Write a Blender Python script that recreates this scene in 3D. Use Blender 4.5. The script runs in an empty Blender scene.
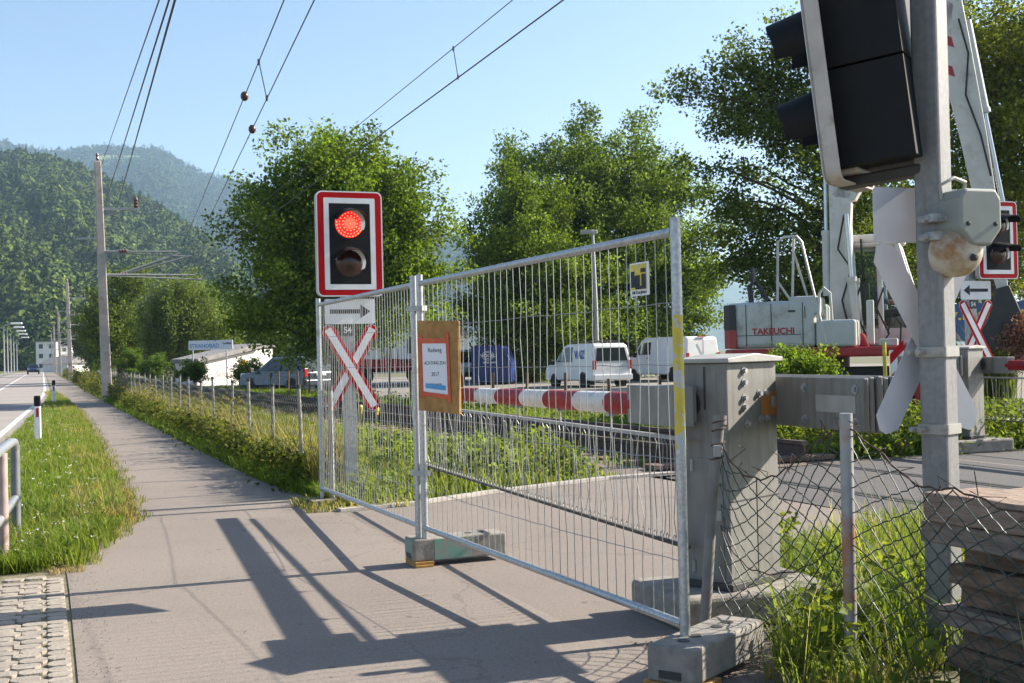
import bpy, bmesh, math, random
import numpy as np
from mathutils import Vector, Matrix

random.seed(11)
rng = np.random.default_rng(11)
R = math.radians
SC = bpy.context.scene
COL = SC.collection

# ------------------------------------------------------------------ camera
EYE = 1.4
FPX = 1200.0
CAMLOC = Vector((0, 0, EYE))
_p, _r = R(0.597), R(1.35)
FWD = Vector((0, math.cos(_p), math.sin(_p)))
RGT = Vector((math.cos(_r), 0, -math.sin(_r)))
UPV = RGT.cross(FWD).normalized()
RGT = FWD.cross(UPV).normalized()
cam_data = bpy.data.cameras.new("camera")
cam = bpy.data.objects.new("camera", cam_data)
COL.objects.link(cam)
cam_data.sensor_width = 36.0
cam_data.lens = FPX / 1024.0 * 36.0
cam_data.clip_start = 0.05
cam_data.clip_end = 20000
M = Matrix((RGT, UPV, -FWD)).transposed().to_4x4()
M.translation = CAMLOC
cam.matrix_world = M
SC.camera = cam

# ------------------------------------------------------------------ world, sun, exposure
SUN_EL = R(31)
SUN_AZ = math.atan2(0.945, 0.327)          # clockwise from +Y
SDIR = Vector((math.sin(SUN_AZ) * math.cos(SUN_EL), math.cos(SUN_AZ) * math.cos(SUN_EL), math.sin(SUN_EL)))
w = bpy.data.worlds.new("World")
SC.world = w
w.use_nodes = True
nt = w.node_tree
sky = nt.nodes.new("ShaderNodeTexSky")
sky.sky_type = 'NISHITA'
sky.sun_disc = False
sky.sun_elevation = SUN_EL
sky.sun_rotation = SUN_AZ
sky.altitude = 400
sky.air_density = 1.0
sky.dust_density = 1.2
sky.ozone_density = 1.5
bg = nt.nodes["Background"]
bg.inputs[1].default_value = 0.075
nt.links.new(sky.outputs[0], bg.inputs[0])
sun_data = bpy.data.lights.new("sun", 'SUN')
sun_data.energy = 5.0
sun_data.angle = R(0.55)
sun_data.color = (1.0, 0.91, 0.78)
sun = bpy.data.objects.new("sun", sun_data)
COL.objects.link(sun)
sun.location = (40, 15, 30)
sun.rotation_euler = SDIR.to_track_quat('Z', 'Y').to_euler()
SC.view_settings.view_transform = 'Standard'
SC.view_settings.look = 'None'
SC.view_settings.exposure = 1.5
SC.view_settings.gamma = 1
SC.cycles.use_denoising = True
SC.cycles.volume_bounces = 0
SC.cycles.max_bounces = 6
SC.cycles.transparent_max_bounces = 12

# ------------------------------------------------------------------ pixel / track helpers
def ray(px, py):
    return (FWD * FPX + RGT * (px - 512) + UPV * (341.5 - py)).normalized()

def G(px, py, z=0.0):
    d = ray(px, py)
    k = (z - EYE) / d.z
    return CAMLOC + d * k

def P(px, py, Y):
    d = ray(px, py)
    return CAMLOC + d * (Y / d.y)

TD = Vector((-0.3647, 0.9311, 0))            # along the railway
ND = Vector((0.9311, 0.3647, 0))             # to the right of it

def L(s, l, z=0.0):
    v = TD * s + ND * l
    return Vector((v.x, v.y, z))

def track_l(s):
    if s < 8:
        return 7.9
    if s < 45:
        t = (s - 8) / 37
        return 7.9 - 1.75 * (t * t * (3 - 2 * t)) * 0.6 - 1.75 * 0.4 * t
    return 6.15 - 0.9 * (1 - math.exp(-(s - 45) / 60))

# ------------------------------------------------------------------ materials
MATS = {}

def _nodes(name):
    m = bpy.data.materials.new(name)
    m.use_nodes = True
    return m, m.node_tree, m.node_tree.nodes["Principled BSDF"]

def mat(name, c1, c2=None, rough=0.6, metal=0.0, scale=8.0, bump=0.0, bscale=None, detail=5.0, lo=0.35, hi=0.65,
        spec=0.5, coat=0.0, grain=False, streak=False, stain=None, stain_scale=2.0, stain_lo=0.55, stain_hi=0.7):
    if name in MATS:
        return MATS[name]
    m, t, b = _nodes(name)
    c1 = (*c1, 1)
    b.inputs['Roughness'].default_value = rough
    b.inputs['Metallic'].default_value = metal
    b.inputs['Specular IOR Level'].default_value = spec
    b.inputs['Coat Weight'].default_value = coat
    tc = t.nodes.new("ShaderNodeTexCoord")
    geo = t.nodes.new("ShaderNodeNewGeometry")
    if c2 is None:
        c2 = tuple(x * 0.8 for x in c1[:3])
    n = t.nodes.new("ShaderNodeTexNoise")
    n.inputs['Scale'].default_value = scale
    n.inputs['Detail'].default_value = detail
    pos = geo.outputs['Position']
    if grain:
        mpn = t.nodes.new("ShaderNodeMapping")
        mpn.vector_type = 'TEXTURE'
        mpn.inputs['Rotation'].default_value = (0, 0, math.atan2(.9311, -.3647))
        mpn.inputs['Scale'].default_value = (5.0, 1.0, 1.0)
        t.links.new(pos, mpn.inputs['Vector'])
        pos = mpn.outputs[0]
    t.links.new(pos, n.inputs['Vector'])
    mr = t.nodes.new("ShaderNodeMapRange")
    mr.inputs[1].default_value = lo
    mr.inputs[2].default_value = hi
    t.links.new(n.outputs[0], mr.inputs[0])
    mx = t.nodes.new("ShaderNodeMix")
    mx.data_type = 'RGBA'
    mx.inputs[6].default_value = c1
    mx.inputs[7].default_value = (*c2, 1)
    t.links.new(mr.outputs[0], mx.inputs[0])
    out = mx.outputs[2]
    if stain is not None:
        n2 = t.nodes.new("ShaderNodeTexNoise")
        n2.inputs['Scale'].default_value = stain_scale
        n2.inputs['Detail'].default_value = 8
        n2.inputs['Roughness'].default_value = 0.65
        spos = geo.outputs['Position']
        if streak:
            mps = t.nodes.new("ShaderNodeMapping")
            mps.inputs['Scale'].default_value = (1.0, 1.0, .10)
            t.links.new(spos, mps.inputs['Vector'])
            spos = mps.outputs[0]
        t.links.new(spos, n2.inputs['Vector'])
        m2 = t.nodes.new("ShaderNodeMapRange")
        m2.inputs[1].default_value = stain_lo
        m2.inputs[2].default_value = stain_hi
        t.links.new(n2.outputs[0], m2.inputs[0])
        x2 = t.nodes.new("ShaderNodeMix")
        x2.data_type = 'RGBA'
        x2.inputs[7].default_value = (*stain, 1)
        t.links.new(m2.outputs[0], x2.inputs[0])
        t.links.new(out, x2.inputs[6])
        out = x2.outputs[2]
    t.links.new(out, b.inputs['Base Color'])
    r2 = t.nodes.new("ShaderNodeMapRange")
    r2.inputs[3].default_value = max(0, rough - 0.08)
    r2.inputs[4].default_value = min(1, rough + 0.1)
    t.links.new(n.outputs[0], r2.inputs[0])
    t.links.new(r2.outputs[0], b.inputs['Roughness'])
    if bump > 0:
        nb = t.nodes.new("ShaderNodeTexNoise")
        nb.inputs['Scale'].default_value = bscale or scale * 4
        nb.inputs['Detail'].default_value = 6
        t.links.new(pos, nb.inputs['Vector'])
        bp = t.nodes.new("ShaderNodeBump")
        bp.inputs['Strength'].default_value = bump
        bp.inputs['Distance'].default_value = 0.02
        t.links.new(nb.outputs[0], bp.inputs['Height'])
        t.links.new(bp.outputs[0], b.inputs['Normal'])
    MATS[name] = m
    return m

def leafmat(name, transl=0.35, rough=0.55, spec=0.25):
    """colour comes from the per-leaf attribute; part of the light passes through"""
    if name in MATS:
        return MATS[name]
    m, t, b = _nodes(name)
    a = t.nodes.new("ShaderNodeAttribute")
    a.attribute_name = "Col"
    t.links.new(a.outputs['Color'], b.inputs['Base Color'])
    b.inputs['Roughness'].default_value = rough
    b.inputs['Specular IOR Level'].default_value = spec
    tr = t.nodes.new("ShaderNodeBsdfTranslucent")
    hs = t.nodes.new("ShaderNodeMix")
    hs.data_type = 'RGBA'
    hs.blend_type = 'MULTIPLY'
    hs.inputs[0].default_value = 1
    hs.inputs[7].default_value = (1.5, 1.45, 0.7, 1)
    t.links.new(a.outputs['Color'], hs.inputs[6])
    t.links.new(hs.outputs[2], tr.inputs[0])
    mx = t.nodes.new("ShaderNodeMixShader")
    mx.inputs[0].default_value = transl
    t.links.new(b.outputs[0], mx.inputs[1])
    t.links.new(tr.outputs[0], mx.inputs[2])
    t.links.new(mx.outputs[0], t.nodes["Material Output"].inputs[0])
    MATS[name] = m
    return m

def attrmat(name, rough=0.9):
    if name in MATS:
        return MATS[name]
    m, t, b = _nodes(name)
    a = t.nodes.new("ShaderNodeAttribute")
    a.attribute_name = "Col"
    n = t.nodes.new("ShaderNodeTexNoise")
    n.inputs['Scale'].default_value = 0.6
    n.inputs['Detail'].default_value = 6
    geo = t.nodes.new("ShaderNodeNewGeometry")
    t.links.new(geo.outputs['Position'], n.inputs['Vector'])
    mr = t.nodes.new("ShaderNodeMapRange")
    mr.inputs[1].default_value = .3
    mr.inputs[2].default_value = .7
    mr.inputs[3].default_value = .6
    mr.inputs[4].default_value = 1.25
    t.links.new(n.outputs[0], mr.inputs[0])
    hs = t.nodes.new("ShaderNodeMix")
    hs.data_type = 'RGBA'
    hs.blend_type = 'MULTIPLY'
    hs.inputs[0].default_value = 1
    t.links.new(a.outputs['Color'], hs.inputs[6])
    t.links.new(mr.outputs[0], hs.inputs[7])
    t.links.new(hs.outputs[2], b.inputs['Base Color'])
    b.inputs['Roughness'].default_value = rough
    b.inputs['Specular IOR Level'].default_value = 0.1
    MATS[name] = m
    return m

def glassmat(name, tint=(0.6, 0.7, 0.68), mixv=0.45):
    if name in MATS:
        return MATS[name]
    m, t, b = _nodes(name)
    b.inputs['Base Color'].default_value = (0.02, 0.03, 0.03, 1)
    b.inputs['Roughness'].default_value = 0.04
    tr = t.nodes.new("ShaderNodeBsdfTransparent")
    tr.inputs[0].default_value = (*tint, 1)
    mx = t.nodes.new("ShaderNodeMixShader")
    mx.inputs[0].default_value = mixv
    t.links.new(b.outputs[0], mx.inputs[1])
    t.links.new(tr.outputs[0], mx.inputs[2])
    t.links.new(mx.outputs[0], t.nodes["Material Output"].inputs[0])
    MATS[name] = m
    return m

galv = mat("galvanised", (.50, .52, .53), (.36, .38, .40), rough=.42, metal=.75, scale=60, bump=.05, stain=(.30, .29, .27), stain_scale=9)
galv_dull = mat("galvanised_dull", (.42, .43, .43), (.30, .31, .31), rough=.5, metal=.5, scale=30, stain=(.24, .22, .20), stain_scale=6, stain_lo=.58)
wiremat = mat("fence_wire", (.36, .365, .36), (.28, .285, .28), rough=.45, metal=.55, scale=40)
greenwire = mat("green_wire", (.05, .075, .06), (.025, .035, .03), rough=.5, scale=30)
rustwire = mat("rusty_wire", (.10, .055, .035), (.05, .03, .025), rough=.8, scale=30)
red = mat("sign_red", (.46, .006, .010), (.40, .006, .009), rough=.55, scale=6, spec=.12)
white = mat("sign_white", (.78, .78, .78), (.70, .70, .70), rough=.4, scale=6)
alu = mat("sign_back", (.56, .56, .60), (.50, .50, .54), rough=.45, metal=.1, scale=5)
black = mat("black_paint", (.008, .009, .010), (.012, .012, .013), rough=.6, scale=12, spec=.2)
blackgloss = mat("black_gloss", (.008, .008, .009), (.014, .014, .014), rough=.25, scale=12)
rubber = mat("rubber", (.02, .02, .02), (.035, .034, .032), rough=.85, scale=20, bump=.2)
beige = mat("beige_back", (.52, .47, .42), (.42, .38, .34), rough=.5, scale=8, stain=(.28, .22, .17), stain_scale=6)
steelgrey = mat("cabinet_steel", (.215, .21, .193), (.185, .18, .166), rough=.55, metal=.1, scale=11, bump=.02, streak=True, stain=(.135, .120, .098), stain_scale=22, stain_lo=.48, stain_hi=.75)
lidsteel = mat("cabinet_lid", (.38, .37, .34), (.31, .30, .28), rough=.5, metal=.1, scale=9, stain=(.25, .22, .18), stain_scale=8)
concrete = mat("concrete", (.28, .255, .225), (.20, .185, .165), rough=.9, scale=14, bump=.25, bscale=90, stain=(.13, .12, .10), stain_scale=5)
mastconc = mat("mast_concrete", (.46, .40, .36), (.36, .32, .29), rough=.9, scale=2.5, bump=.1, stain=(.22, .19, .17), stain_scale=1.6)
greenpaint = mat("green_paint", (.12, .29, .215), (.18, .31, .25), rough=.7, scale=18, stain=(.26, .25, .22), stain_scale=11, stain_lo=.45, stain_hi=.58)
yellowwood = mat("yellow_wood", (.45, .25, .06), (.32, .17, .05), rough=.8, scale=20)
timber = mat("weathered_timber", (.25, .165, .115), (.13, .088, .064), rough=.9, scale=30, bump=1.0, bscale=55, grain=True, stain=(.10, .075, .058), stain_scale=5, stain_lo=.52, stain_hi=.62)
timber_top = mat("dry_timber", (.34, .25, .19), (.22, .16, .12), rough=.9, scale=36, bump=.8, bscale=70, grain=True, stain=(.12, .085, .06), stain_scale=7)
plywood = mat("plywood", (.42, .22, .06), (.30, .15, .04), rough=.7, scale=16, stain=(.22, .11, .03), stain_scale=12)
paper = mat("paper", (.78, .78, .82), (.74, .74, .78), rough=.7, scale=4)
orange_tape = mat("orange_tape", (.62, .09, .02), (.5, .06, .015), rough=.4, scale=20)
bluestrip = mat("blue_strip", (.10, .33, .62), (.08, .28, .55), rough=.6)
ink = mat("ink", (.03, .03, .035), rough=.7)
yellow = mat("yellow_paint", (.72, .55, .03), (.6, .45, .03), rough=.5, scale=25, stain=(.45, .42, .30), stain_scale=22, stain_lo=.55, stain_hi=.6)
bellpaint = mat("bell_enamel", (.52, .47, .39), (.42, .37, .29), rough=.4, scale=8, stain=(.30, .15, .05), stain_scale=8, stain_lo=.47, stain_hi=.66)
bellgrey = mat("bell_housing", (.27, .285, .26), (.235, .25, .23), rough=.5, scale=10)
orange_label = mat("orange_label", (.50, .20, .04), (.38, .15, .04), rough=.6, scale=14)
maroon = mat("boom_red", (.30, .012, .018), (.24, .012, .016), spec=.2, rough=.5, scale=9, stain=(.20, .03, .03), stain_scale=6)
boomwhite = mat("boom_white", (.70, .68, .64), (.60, .58, .55), rough=.45, scale=9, stain=(.42, .39, .35), stain_scale=7)
vanwhite = mat("van_white", (.74, .75, .77), (.70, .71, .73), rough=.3, scale=3, coat=.4)
silver = mat("van_silver", (.55, .57, .60), (.5, .52, .55), rough=.3, metal=.3, scale=3, coat=.4)
darkcar = mat("dark_car", (.035, .05, .065), (.03, .04, .055), rough=.25, scale=3, coat=.5)
carblue = mat("container_blue", (.015, .045, .20), (.012, .035, .16), rough=.45, scale=2)
carglass = mat("car_glass", (.02, .028, .03), (.03, .04, .042), rough=.08, scale=2, spec=.7)
textblue = mat("text_blue", (.03, .12, .50), rough=.5)
taillight = mat("tail_light", (.45, .01, .01), rough=.2)
headlight = mat("head_light", (.7, .7, .72), rough=.1)
exgrey = mat("excavator_grey", (.50, .51, .48), (.44, .45, .42), rough=.35, scale=3, stain=(.32, .30, .26), stain_scale=2.5, coat=.15)
exwhite = mat("excavator_pale", (.62, .60, .55), (.54, .52, .47), rough=.4, scale=4, stain=(.38, .34, .28), stain_scale=3)
exred = mat("excavator_red", (.40, .02, .025), (.32, .02, .022), rough=.4, scale=4)
exdark = mat("excavator_dark", (.03, .03, .032), (.045, .043, .04), rough=.6, scale=6)
chrome = mat("chrome", (.50, .52, .54), (.44, .46, .48), rough=.22, metal=.7, scale=4)
skin = mat("skin", (.45, .24, .16), rough=.5)
shirt = mat("shirt_blue", (.05, .10, .30), (.04, .08, .24), rough=.8)
trousers = mat("trousers", (.03, .035, .05), rough=.85)
straw = mat("straw_hat", (.50, .24, .10), (.40, .18, .07), rough=.8, scale=40)
bark = mat("bark", (.10, .075, .055), (.05, .04, .03), rough=.95, scale=6, bump=.5, bscale=20)
wallwhite = mat("wall_white", (.74, .72, .68), (.66, .64, .60), rough=.8, scale=1.2)
roofred = mat("roof_red", (.30, .10, .06), (.24, .08, .05), rough=.8, scale=2)
roofgrey = mat("roof_grey", (.24, .23, .22), (.18, .17, .17), rough=.8, scale=2)
woodpost = mat("stake_wood", (.20, .12, .07), (.13, .08, .05), rough=.9, scale=15)
insul = mat("insulator", (.09, .035, .025), (.06, .025, .02), rough=.3, scale=10)
railsteel = mat("rail_steel", (.10, .065, .05), (.07, .048, .04), rough=.7, metal=.2, scale=10)
railtop = mat("rail_top", (.45, .45, .46), (.35, .35, .36), rough=.25, metal=.8, scale=10)
pinkpost = mat("old_pipe", (.40, .30, .27), (.30, .24, .22), rough=.6, metal=.1, scale=14, stain=(.22, .14, .10), stain_scale=9)
banner = mat("banner_blue", (.04, .09, .22), (.035, .08, .19), rough=.6, scale=2)
reflector_red = mat("reflector_red", (.35, .015, .02), rough=.25)

# ------------------------------------------------------------------ mesh builder
def rot_z(a):
    return Matrix.Rotation(a, 4, 'Z')

def frame(o, u, v, n):
    """matrix with columns u, v, n and origin o"""
    m = Matrix.Identity(4)
    for i in range(3):
        m[i][0], m[i][1], m[i][2], m[i][3] = u[i], v[i], n[i], o[i]
    return m

class MB:
    def __init__(self):
        self.v, self.f, self.mi = [], [], []
        self.mats = []

    def _m(self, m):
        if m is None:
            return 0
        if m not in self.mats:
            self.mats.append(m)
        return self.mats.index(m)

    def add(self, vs, fs, T=None, m=None):
        o = len(self.v)
        k = self._m(m)
        for p in vs:
            p = Vector(p)
            self.v.append(T @ p if T is not None else p)
        for q in fs:
            self.f.append([o + i for i in q])
            self.mi.append(k)
        return self

    def box(self, c, s, T=None, m=None, taper=1.0):
        x, y, z = s[0] / 2, s[1] / 2, s[2] / 2
        vs = []
        for k, t in ((-1, 1.0), (1, taper)):
            for a, b in ((-1, -1), (1, -1), (1, 1), (-1, 1)):
                vs.append((c[0] + a * x * t, c[1] + b * y * t, c[2] + k * z))
        fs = [(3, 2, 1, 0), (4, 5, 6, 7), (0, 1, 5, 4), (1, 2, 6, 5), (2, 3, 7, 6), (3, 0, 4, 7)]
        return self.add(vs, fs, T, m)

    def prism(self, poly, t0, t1, T=None, m=None):
        """2D outline in x,y extruded along z from t0 to t1"""
        n = len(poly)
        vs = [(p[0], p[1], t0) for p in poly] + [(p[0], p[1], t1) for p in poly]
        fs = [tuple(range(n - 1, -1, -1)), tuple(range(n, 2 * n))]
        for i in range(n):
            j = (i + 1) % n
            fs.append((i, j, n + j, n + i))
        return self.add(vs, fs, T, m)

    def ring(self, outer, inner, t0, t1, T=None, m=None):
        n = len(outer)
        vs = [(p[0], p[1], t0) for p in outer] + [(p[0], p[1], t0) for p in inner] + \
             [(p[0], p[1], t1) for p in outer] + [(p[0], p[1], t1) for p in inner]
        fs = []
        for i in range(n):
            j = (i + 1) % n
            fs.append((j, i, n + i, n + j))
            fs.append((2 * n + i, 2 * n + j, 3 * n + j, 3 * n + i))
            fs.append((i, j, 2 * n + j, 2 * n + i))
            fs.append((n + j, n + i, 3 * n + i, 3 * n + j))
        return self.add(vs, fs, T, m)

    def tube(self, pts, r, n=8, T=None, m=None, caps=True):
        pts = [Vector(p) for p in pts]
        k = len(pts)
        rs = r if isinstance(r, (list, tuple)) else [r] * k
        vs, fs = [], []
        up = None
        for i in range(k):
            a = pts[max(i - 1, 0)]
            b = pts[min(i + 1, k - 1)]
            d = (b - a)
            if d.length < 1e-9:
                d = Vector((0, 0, 1))
            d.normalize()
            if up is None:
                up = Vector((0, 0, 1)) if abs(d.z) < .9 else Vector((1, 0, 0))
            u = d.cross(up)
            if u.length < 1e-6:
                u = d.orthogonal()
            u.normalize()
            v = u.cross(d).normalized()
            up = v
            for j in range(n):
                an = 2 * math.pi * j / n
                vs.append(pts[i] + (u * math.cos(an) + v * math.sin(an)) * rs[i])
        for i in range(k - 1):
            for j in range(n):
                j2 = (j + 1) % n
                fs.append((i * n + j, (i + 1) * n + j, (i + 1) * n + j2, i * n + j2))
        if caps:
            fs.append(tuple(range(n)))
            fs.append(tuple(range((k - 1) * n, k * n))[::-1])
        return self.add(vs, fs, T, m)

    def lathe(self, prof, n=20, T=None, m=None):
        """profile of (r, z) turned about z"""
        vs, fs = [], []
        k = len(prof)
        for r, z in prof:
            for j in range(n):
                a = 2 * math.pi * j / n
                vs.append((r * math.cos(a), r * math.sin(a), z))
        for i in range(k - 1):
            for j in range(n):
                j2 = (j + 1) % n
                fs.append((i * n + j, i * n + j2, (i + 1) * n + j2, (i + 1) * n + j))
        if prof[0][0] > 1e-6:
            fs.append(tuple(range(n))[::-1])
        if prof[-1][0] > 1e-6:
            fs.append(tuple(range((k - 1) * n, k * n)))
        return self.add(vs, fs, T, m)

    def build(self, name, m, parent=None, bevel=0.0, smooth=False, world=True, seg=2, kind=None):
        me = bpy.data.meshes.new(name)
        vs = self.v
        if parent is not None and world:
            top = parent
            while top.parent is not None:
                top = top.parent
            inv = top.matrix_basis.inverted()
            vs = [inv @ p for p in vs]
        me.from_pydata([tuple(p) for p in vs], [], self.f)
        if self.mats:
            for q in self.mats:
                me.materials.append(q)
            me.polygons.foreach_set("material_index", self.mi)
        else:
            me.materials.append(m)
        bm = bmesh.new()
        bm.from_mesh(me)
        bmesh.ops.recalc_face_normals(bm, faces=bm.faces)
        bm.to_mesh(me)
        bm.free()
        if smooth:
            me.polygons.foreach_set("use_smooth", [True] * len(me.polygons))
            try:
                me.set_sharp_from_angle(angle=R(40))
            except Exception:
                pass
        me.update()
        o = bpy.data.objects.new(name, me)
        COL.objects.link(o)
        if parent is not None:
            o.parent = parent
        if bevel > 0:
            md = o.modifiers.new("bevel", 'BEVEL')
            md.width = bevel
            md.segments = seg
            md.limit_method = 'ANGLE'
            md.angle_limit = R(35)
        if kind:
            o["kind"] = kind
        return o

def thing(name, label, cat, loc=(0, 0, 0), rz=0.0, group=None):
    o = bpy.data.objects.new(name, None)
    o.empty_display_size = .2
    COL.objects.link(o)
    o.location = loc
    o.rotation_euler = (0, 0, rz)
    o.matrix_basis = Matrix.Translation(Vector(loc)) @ rot_z(rz)
    o["label"] = label
    o["category"] = cat
    if group:
        o["group"] = group
    return o

def tag(o, label, cat, group=None):
    o["label"] = label
    o["category"] = cat
    if group:
        o["group"] = group
    return o

def copy_tree(o, parent=None):
    c = o.copy()
    COL.objects.link(c)
    if parent is not None:
        c.parent = parent
    for ch in list(o.children):
        copy_tree(ch, c)
    return c

def np_mesh(name, V, tris, m, cols=None, parent=None, k=3, smooth=False):
    """fast mesh: V (n,3), tris (f,k)"""
    me = bpy.data.meshes.new(name)
    V = np.ascontiguousarray(V, dtype=np.float32)
    T = np.ascontiguousarray(tris, dtype=np.int32)
    me.vertices.add(len(V))
    me.vertices.foreach_set("co", V.ravel())
    me.loops.add(T.size)
    me.loops.foreach_set("vertex_index", T.ravel())
    me.polygons.add(len(T))
    me.polygons.foreach_set("loop_start", np.arange(0, T.size, k, dtype=np.int32))
    if smooth:
        me.polygons.foreach_set("use_smooth", np.ones(len(T), dtype=bool))
    me.update(calc_edges=True)
    if cols is not None:
        ca = me.color_attributes.new("Col", 'FLOAT_COLOR', 'POINT')
        c4 = np.ones((len(V), 4), dtype=np.float32)
        c4[:, :3] = cols
        ca.data.foreach_set("color", c4.ravel())
    me.materials.append(m)
    o = bpy.data.objects.new(name, me)
    COL.objects.link(o)
    if parent is not None:
        o.parent = parent
    return o

def rrect(w, h, r, n=5, cx=0, cy=0):
    pts = []
    for (sx, sy, a0) in ((1, 1, 0), (-1, 1, 90), (-1, -1, 180), (1, -1, 270)):
        for i in range(n + 1):
            a = R(a0 + 90 * i / n)
            pts.append((cx + sx * (w / 2 - r) + r * math.cos(a), cy + sy * (h / 2 - r) + r * math.sin(a)))
    return pts

def text_mb(body, size, T, ext=0.0006, align='CENTER', bold=0.0, sx=1.0):
    """flat lettering as a mesh, lying in the x,y plane of T"""
    cu = bpy.data.curves.new("lettering", 'FONT')
    cu.body = body
    cu.size = size
    cu.align_x = align
    cu.align_y = 'CENTER'
    cu.extrude = ext
    cu.offset = bold
    cu.resolution_u = 3
    o = bpy.data.objects.new("lettering", cu)
    COL.objects.link(o)
    dg = bpy.context.evaluated_depsgraph_get()
    me = bpy.data.meshes.new_from_object(o.evaluated_get(dg))
    mb = MB()
    mb.add([(v.co.x * sx, v.co.y, v.co.z) for v in me.vertices], [tuple(p.vertices) for p in me.polygons], T)
    bpy.data.objects.remove(o)
    bpy.data.curves.remove(cu)
    bpy.data.meshes.remove(me)
    return mb

def struct(name, mb, m, **k):
    return mb.build(name, m, kind="structure", **k)

# ================================================================== SETTING
def groundmat():
    m, t, b = _nodes("soil_and_turf")
    geo = t.nodes.new("ShaderNodeNewGeometry")
    n1 = t.nodes.new("ShaderNodeTexNoise"); n1.inputs['Scale'].default_value = .5; n1.inputs['Detail'].default_value = 8
    n2 = t.nodes.new("ShaderNodeTexNoise"); n2.inputs['Scale'].default_value = 14; n2.inputs['Detail'].default_value = 8
    for n in (n1, n2):
        t.links.new(geo.outputs['Position'], n.inputs['Vector'])
    r1 = t.nodes.new("ShaderNodeValToRGB")
    r1.color_ramp.elements[0].position = .35; r1.color_ramp.elements[0].color = (.05, .075, .02, 1)
    r1.color_ramp.elements[1].position = .7; r1.color_ramp.elements[1].color = (.10, .13, .035, 1)
    r2 = t.nodes.new("ShaderNodeValToRGB")
    r2.color_ramp.elements[0].position = .3; r2.color_ramp.elements[0].color = (.10, .07, .045, 1)
    r2.color_ramp.elements[1].position = .75; r2.color_ramp.elements[1].color = (.24, .18, .12, 1)
    t.links.new(n1.outputs[0], r1.inputs[0]); t.links.new(n2.outputs[0], r2.inputs[0])
    mx = t.nodes.new("ShaderNodeMix"); mx.data_type = 'RGBA'; mx.inputs[0].default_value = .45
    t.links.new(r1.outputs[0], mx.inputs[6]); t.links.new(r2.outputs[0], mx.inputs[7])
    t.links.new(mx.outputs[2], b.inputs['Base Color'])
    b.inputs['Roughness'].default_value = .95
    bp = t.nodes.new("ShaderNodeBump"); bp.inputs['Strength'].default_value = .6; bp.inputs['Distance'].default_value = .03
    t.links.new(n2.outputs[0], bp.inputs['Height']); t.links.new(bp.outputs[0], b.inputs['Normal'])
    return m

def asphaltmat(name, c1, c2, cracks=True, fine=150):
    m, t, b = _nodes(name)
    geo = t.nodes.new("ShaderNodeNewGeometry")
    def noise(s, d=6, rr=.6):
        n = t.nodes.new("ShaderNodeTexNoise"); n.inputs['Scale'].default_value = s; n.inputs['Detail'].default_value = d
        n.inputs['Roughness'].default_value = rr
        t.links.new(geo.outputs['Position'], n.inputs['Vector']); return n
    n1, n2, n3 = noise(.9, 9, .7), noise(fine, 3, .7), noise(42, 6, .8)
    def mr(src, lo, hi, a, bb):
        r = t.nodes.new("ShaderNodeMapRange"); r.inputs[1].default_value = lo; r.inputs[2].default_value = hi
        r.inputs[3].default_value = a; r.inputs[4].default_value = bb
        t.links.new(src, r.inputs[0]); return r.outputs[0]
    mx = t.nodes.new("ShaderNodeMix"); mx.data_type = 'RGBA'
    mx.inputs[6].default_value = (*c1, 1); mx.inputs[7].default_value = (*c2, 1)
    t.links.new(mr(n1.outputs[0], .3, .7, 0, 1), mx.inputs[0])
    def mul(col, fac):
        q = t.nodes.new("ShaderNodeMix"); q.data_type = 'RGBA'; q.blend_type = 'MULTIPLY'; q.inputs[0].default_value = 1
        t.links.new(col, q.inputs[6]); t.links.new(fac, q.inputs[7]); return q.outputs[2]
    c = mul(mx.outputs[2], mr(n2.outputs[0], .3, .7, .66, 1.28))
    c = mul(c, mr(n3.outputs[0], .3, .7, .78, 1.22))
    # dried gum spots and blotches
    vs = t.nodes.new("ShaderNodeTexVoronoi"); vs.inputs['Scale'].default_value = 2.3
    t.links.new(geo.outputs['Position'], vs.inputs['Vector'])
    c = mul(c, mr(vs.outputs['Distance'], .035, .06, .6, 1.0))
    st = noise(1.7, 9, .75)
    c = mul(c, mr(st.outputs[0], .50, .80, 1.0, .86))
    st2 = noise(.45, 4, .5)
    c = mul(c, mr(st2.outputs[0], .35, .65, .93, 1.07))
    if cracks:
        vo = t.nodes.new("ShaderNodeTexVoronoi"); vo.feature = 'DISTANCE_TO_EDGE'; vo.inputs['Scale'].default_value = .33
        mp = t.nodes.new("ShaderNodeVectorMath"); mp.operation = 'ADD'
        nd = noise(1.6, 6)
        sc = t.nodes.new("ShaderNodeVectorMath"); sc.operation = 'SCALE'; sc.inputs[3].default_value = .9
        t.links.new(nd.outputs['Color'], sc.inputs[0])
        t.links.new(geo.outputs['Position'], mp.inputs[0]); t.links.new(sc.outputs[0], mp.inputs[1])
        t.links.new(mp.outputs[0], vo.inputs['Vector'])
        c = mul(c, mr(vo.outputs['Distance'], .001, .007, .80, 1.0))
    t.links.new(c, b.inputs['Base Color'])
    b.inputs['Roughness'].default_value = .88
    b.inputs['Specular IOR Level'].default_value = .35
    bp = t.nodes.new("ShaderNodeBump"); bp.inputs['Strength'].default_value = .55; bp.inputs['Distance'].default_value = .006
    t.links.new(n2.outputs[0], bp.inputs['Height']); t.links.new(bp.outputs[0], b.inputs['Normal'])
    return m

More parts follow.
